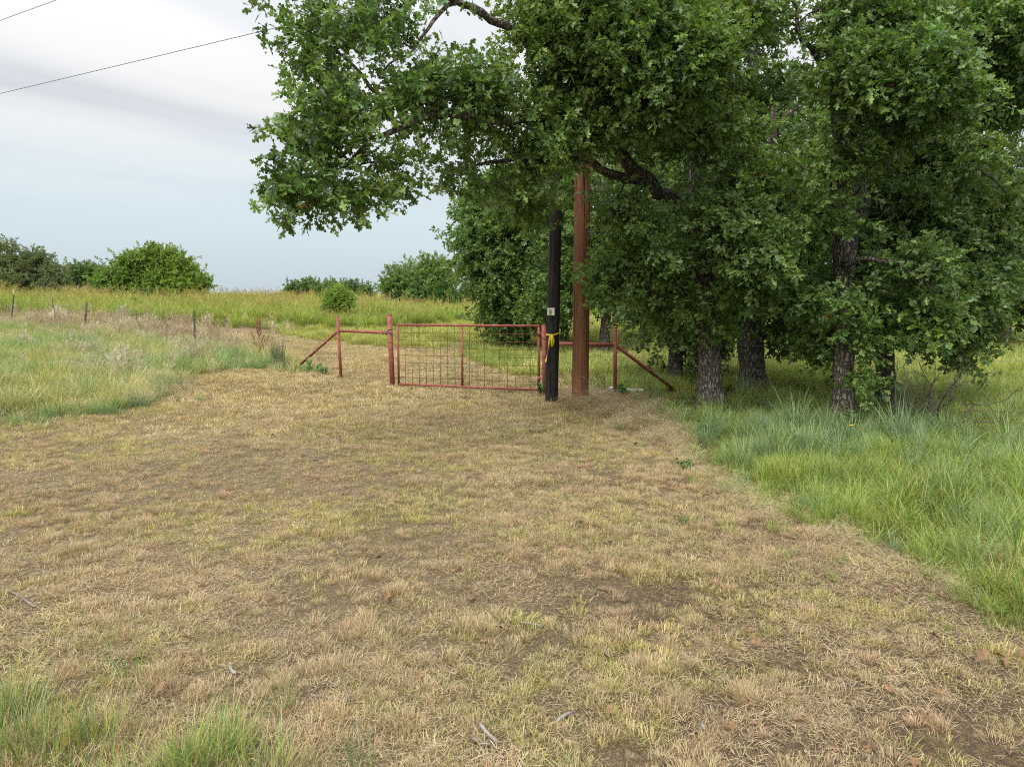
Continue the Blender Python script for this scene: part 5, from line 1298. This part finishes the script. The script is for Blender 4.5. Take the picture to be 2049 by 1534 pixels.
# bare brush
def brush(label, px, py, n, L0, seed, mat, lean=(0, 0), r0=.012, depth=4, name='bare_brush'):
    rr = np.random.RandomState(seed); c = gp(px, py); root = empty(name, tuple(c)); m_ = MB()
    def rec(p, d, L_, r_, k):
        q = [p]; dd = d.copy()
        for _ in range(3):
            dd = dd + rr.normal(0, .22, 3); dd /= np.linalg.norm(dd); q.append(q[-1] + dd * L_ / 3)
        q = np.array(q); q[:, 2] = np.maximum(q[:, 2], h(q[:, 0], q[:, 1]) + .01)
        m_.tube(q, np.linspace(r_, r_ * .6, 4), 5, False)
        if k:
            for _ in range(rr.randint(2, 4)):
                e_ = q[rr.randint(1, 4)]; d2 = dd + rr.normal(0, .6, 3); d2 /= np.linalg.norm(d2); rec(e_, d2, L_ * rr.uniform(.5, .8), r_ * .6, k - 1)
    for i in range(n):
        a = rr.uniform(0, 6.28); d = np.array([math.cos(a) * .7 + lean[0], math.sin(a) * .5 + lean[1], rr.uniform(.5, 1.1)]); d /= np.linalg.norm(d)
        rec(c + [rr.normal(0, .12), rr.normal(0, .1), 0], d, L0 * rr.uniform(.7, 1.1), r0 * rr.uniform(.7, 1.2), depth)
    m_.build('branches', mat, root); tag(root, label, 'brush')
brush('pale bare twiggy brush leaning against the brown pole', 1205, 806, 4, .42, 1, M_STICKP, (-.25, -.1), .006, 3)
brush('dark bare thorny stems between the brown pole and hinge side post', 1198, 790, 5, .55, 2, M_TWIG, (.2, .2), .008, 3)
brush('big tangle of bare grey brush right of the slim dark oak trunk', 1870, 868, 9, .75, 3, M_TWIG, (-.1, .1), .014, 4)
brush('low tangle of dead twigs at the foot of the slim dark oak', 1805, 850, 5, .5, 4, M_STICKB, (.2, .1), .009, 3)

heap('verge_thatch', [(1930, 1135), (2049, 1120), (2049, 1175), (1960, 1165)], 40, 63, 'bleached matted grass lying over on the near verge', (.6, 1.0))

heap('mower_line_clippings', [(1385, 925), (1425, 945), (1505, 995), (1620, 1042), (1720, 1088), (1830, 1132), (1960, 1195), (1950, 1225), (1820, 1165), (1700, 1115), (1600, 1070), (1480, 1015), (1395, 960)], 260, 64, 'dry clippings strewn along the mower line of the oak side verge', (.4, .8))
# fallen oak leaves
proto_set('fallen_leaf', [mesh_np('fallen_leaf', (LEAFV * .1 * [1, 1, 1.5]) @ euler_m(None, 0, .1 * i - .15, .25 * i - .3).T + [0, 0, .012], LEAFQ, M_DEADLEAF, False) for i in range(4)])
def leaf_litter(name, n, box, seed, cond, label):
    p = ground_pts(n, *box, seed, cond); r = np.random.RandomState(seed)
    o = scatter(name, 'fallen_leaf', p + [0, 0, .01], rots(len(p), seed, .35), r.uniform(.6, 1.15, len(p)), tints(p, seed))
    tag(o, label, 'leaf litter', None, 'stuff')
leaf_litter('drive_leaves', 900, (-4, 6, 2, 13), 81, lambda x, y: mow_f(x, y) * (.15 + .85 * ss((x + 1) / 4)), 'scattered brown oak leaves lying on the mown drive')
leaf_litter('grove_leaves', 5000, (1.5, 12, 8, 18), 82, lambda x, y: nm(x, y) * wood(x, y), 'brown leaf litter on the shaded ground under the oaks')
# leafy weeds dotted through the tall field grass
p = ground_pts(300, -45, 12, 33, 66, 91, lambda x, y: (y > john_y(x)) * .8); p[:, 2] += np.random.RandomState(3).uniform(.2, .75, len(p))
tag(scatter('field_weeds', 'bush_cluster', p, rots(len(p), 92, .5), np.random.RandomState(4).uniform(.4, .9, len(p)), tints(p, 93)), 'leafy weeds poking up through the tall field grass', 'weeds', None, 'stuff')

field('pale_seed_stalks', 'pale_grass', 1500, (-22, -3, 9, 26), 95, lambda x, y: left_front(x, y) * patch(x, y, .5, 131, .45, .62), (.5, .9), 'pale seeding stalks dotted through the grassy bank', .2, .3, clump=4, csig=.3, edge=.5)
field('blue_bunch_grass', 'blue_tuft', 2600, (-24, -3, 9, 26), 97, lambda x, y: left_front(x, y) * patch(x, y, .45, 133, .46, .60), (.5, .95), 'upright blue grey grass clumps on the grassy bank', .12, .2, clump=6, csig=.2, edge=.5)

field('verge_floor_straw', 'thatch', 1200, (1, 12, 2, 12), 101, lambda x, y: right_z(x, y) * .8 * (1 - .7 * q_near(x, y)), (.5, .8), 'dead straw and old blades at the base of the verge grass', .15, .3)
field('verge_floor_turf', 'green_tuft', 7000, (1, 12, 2, 12), 103, lambda x, y: right_z(x, y) * .8, (.22, .5), 'short undergrowth below the verge grass', .2, .3)
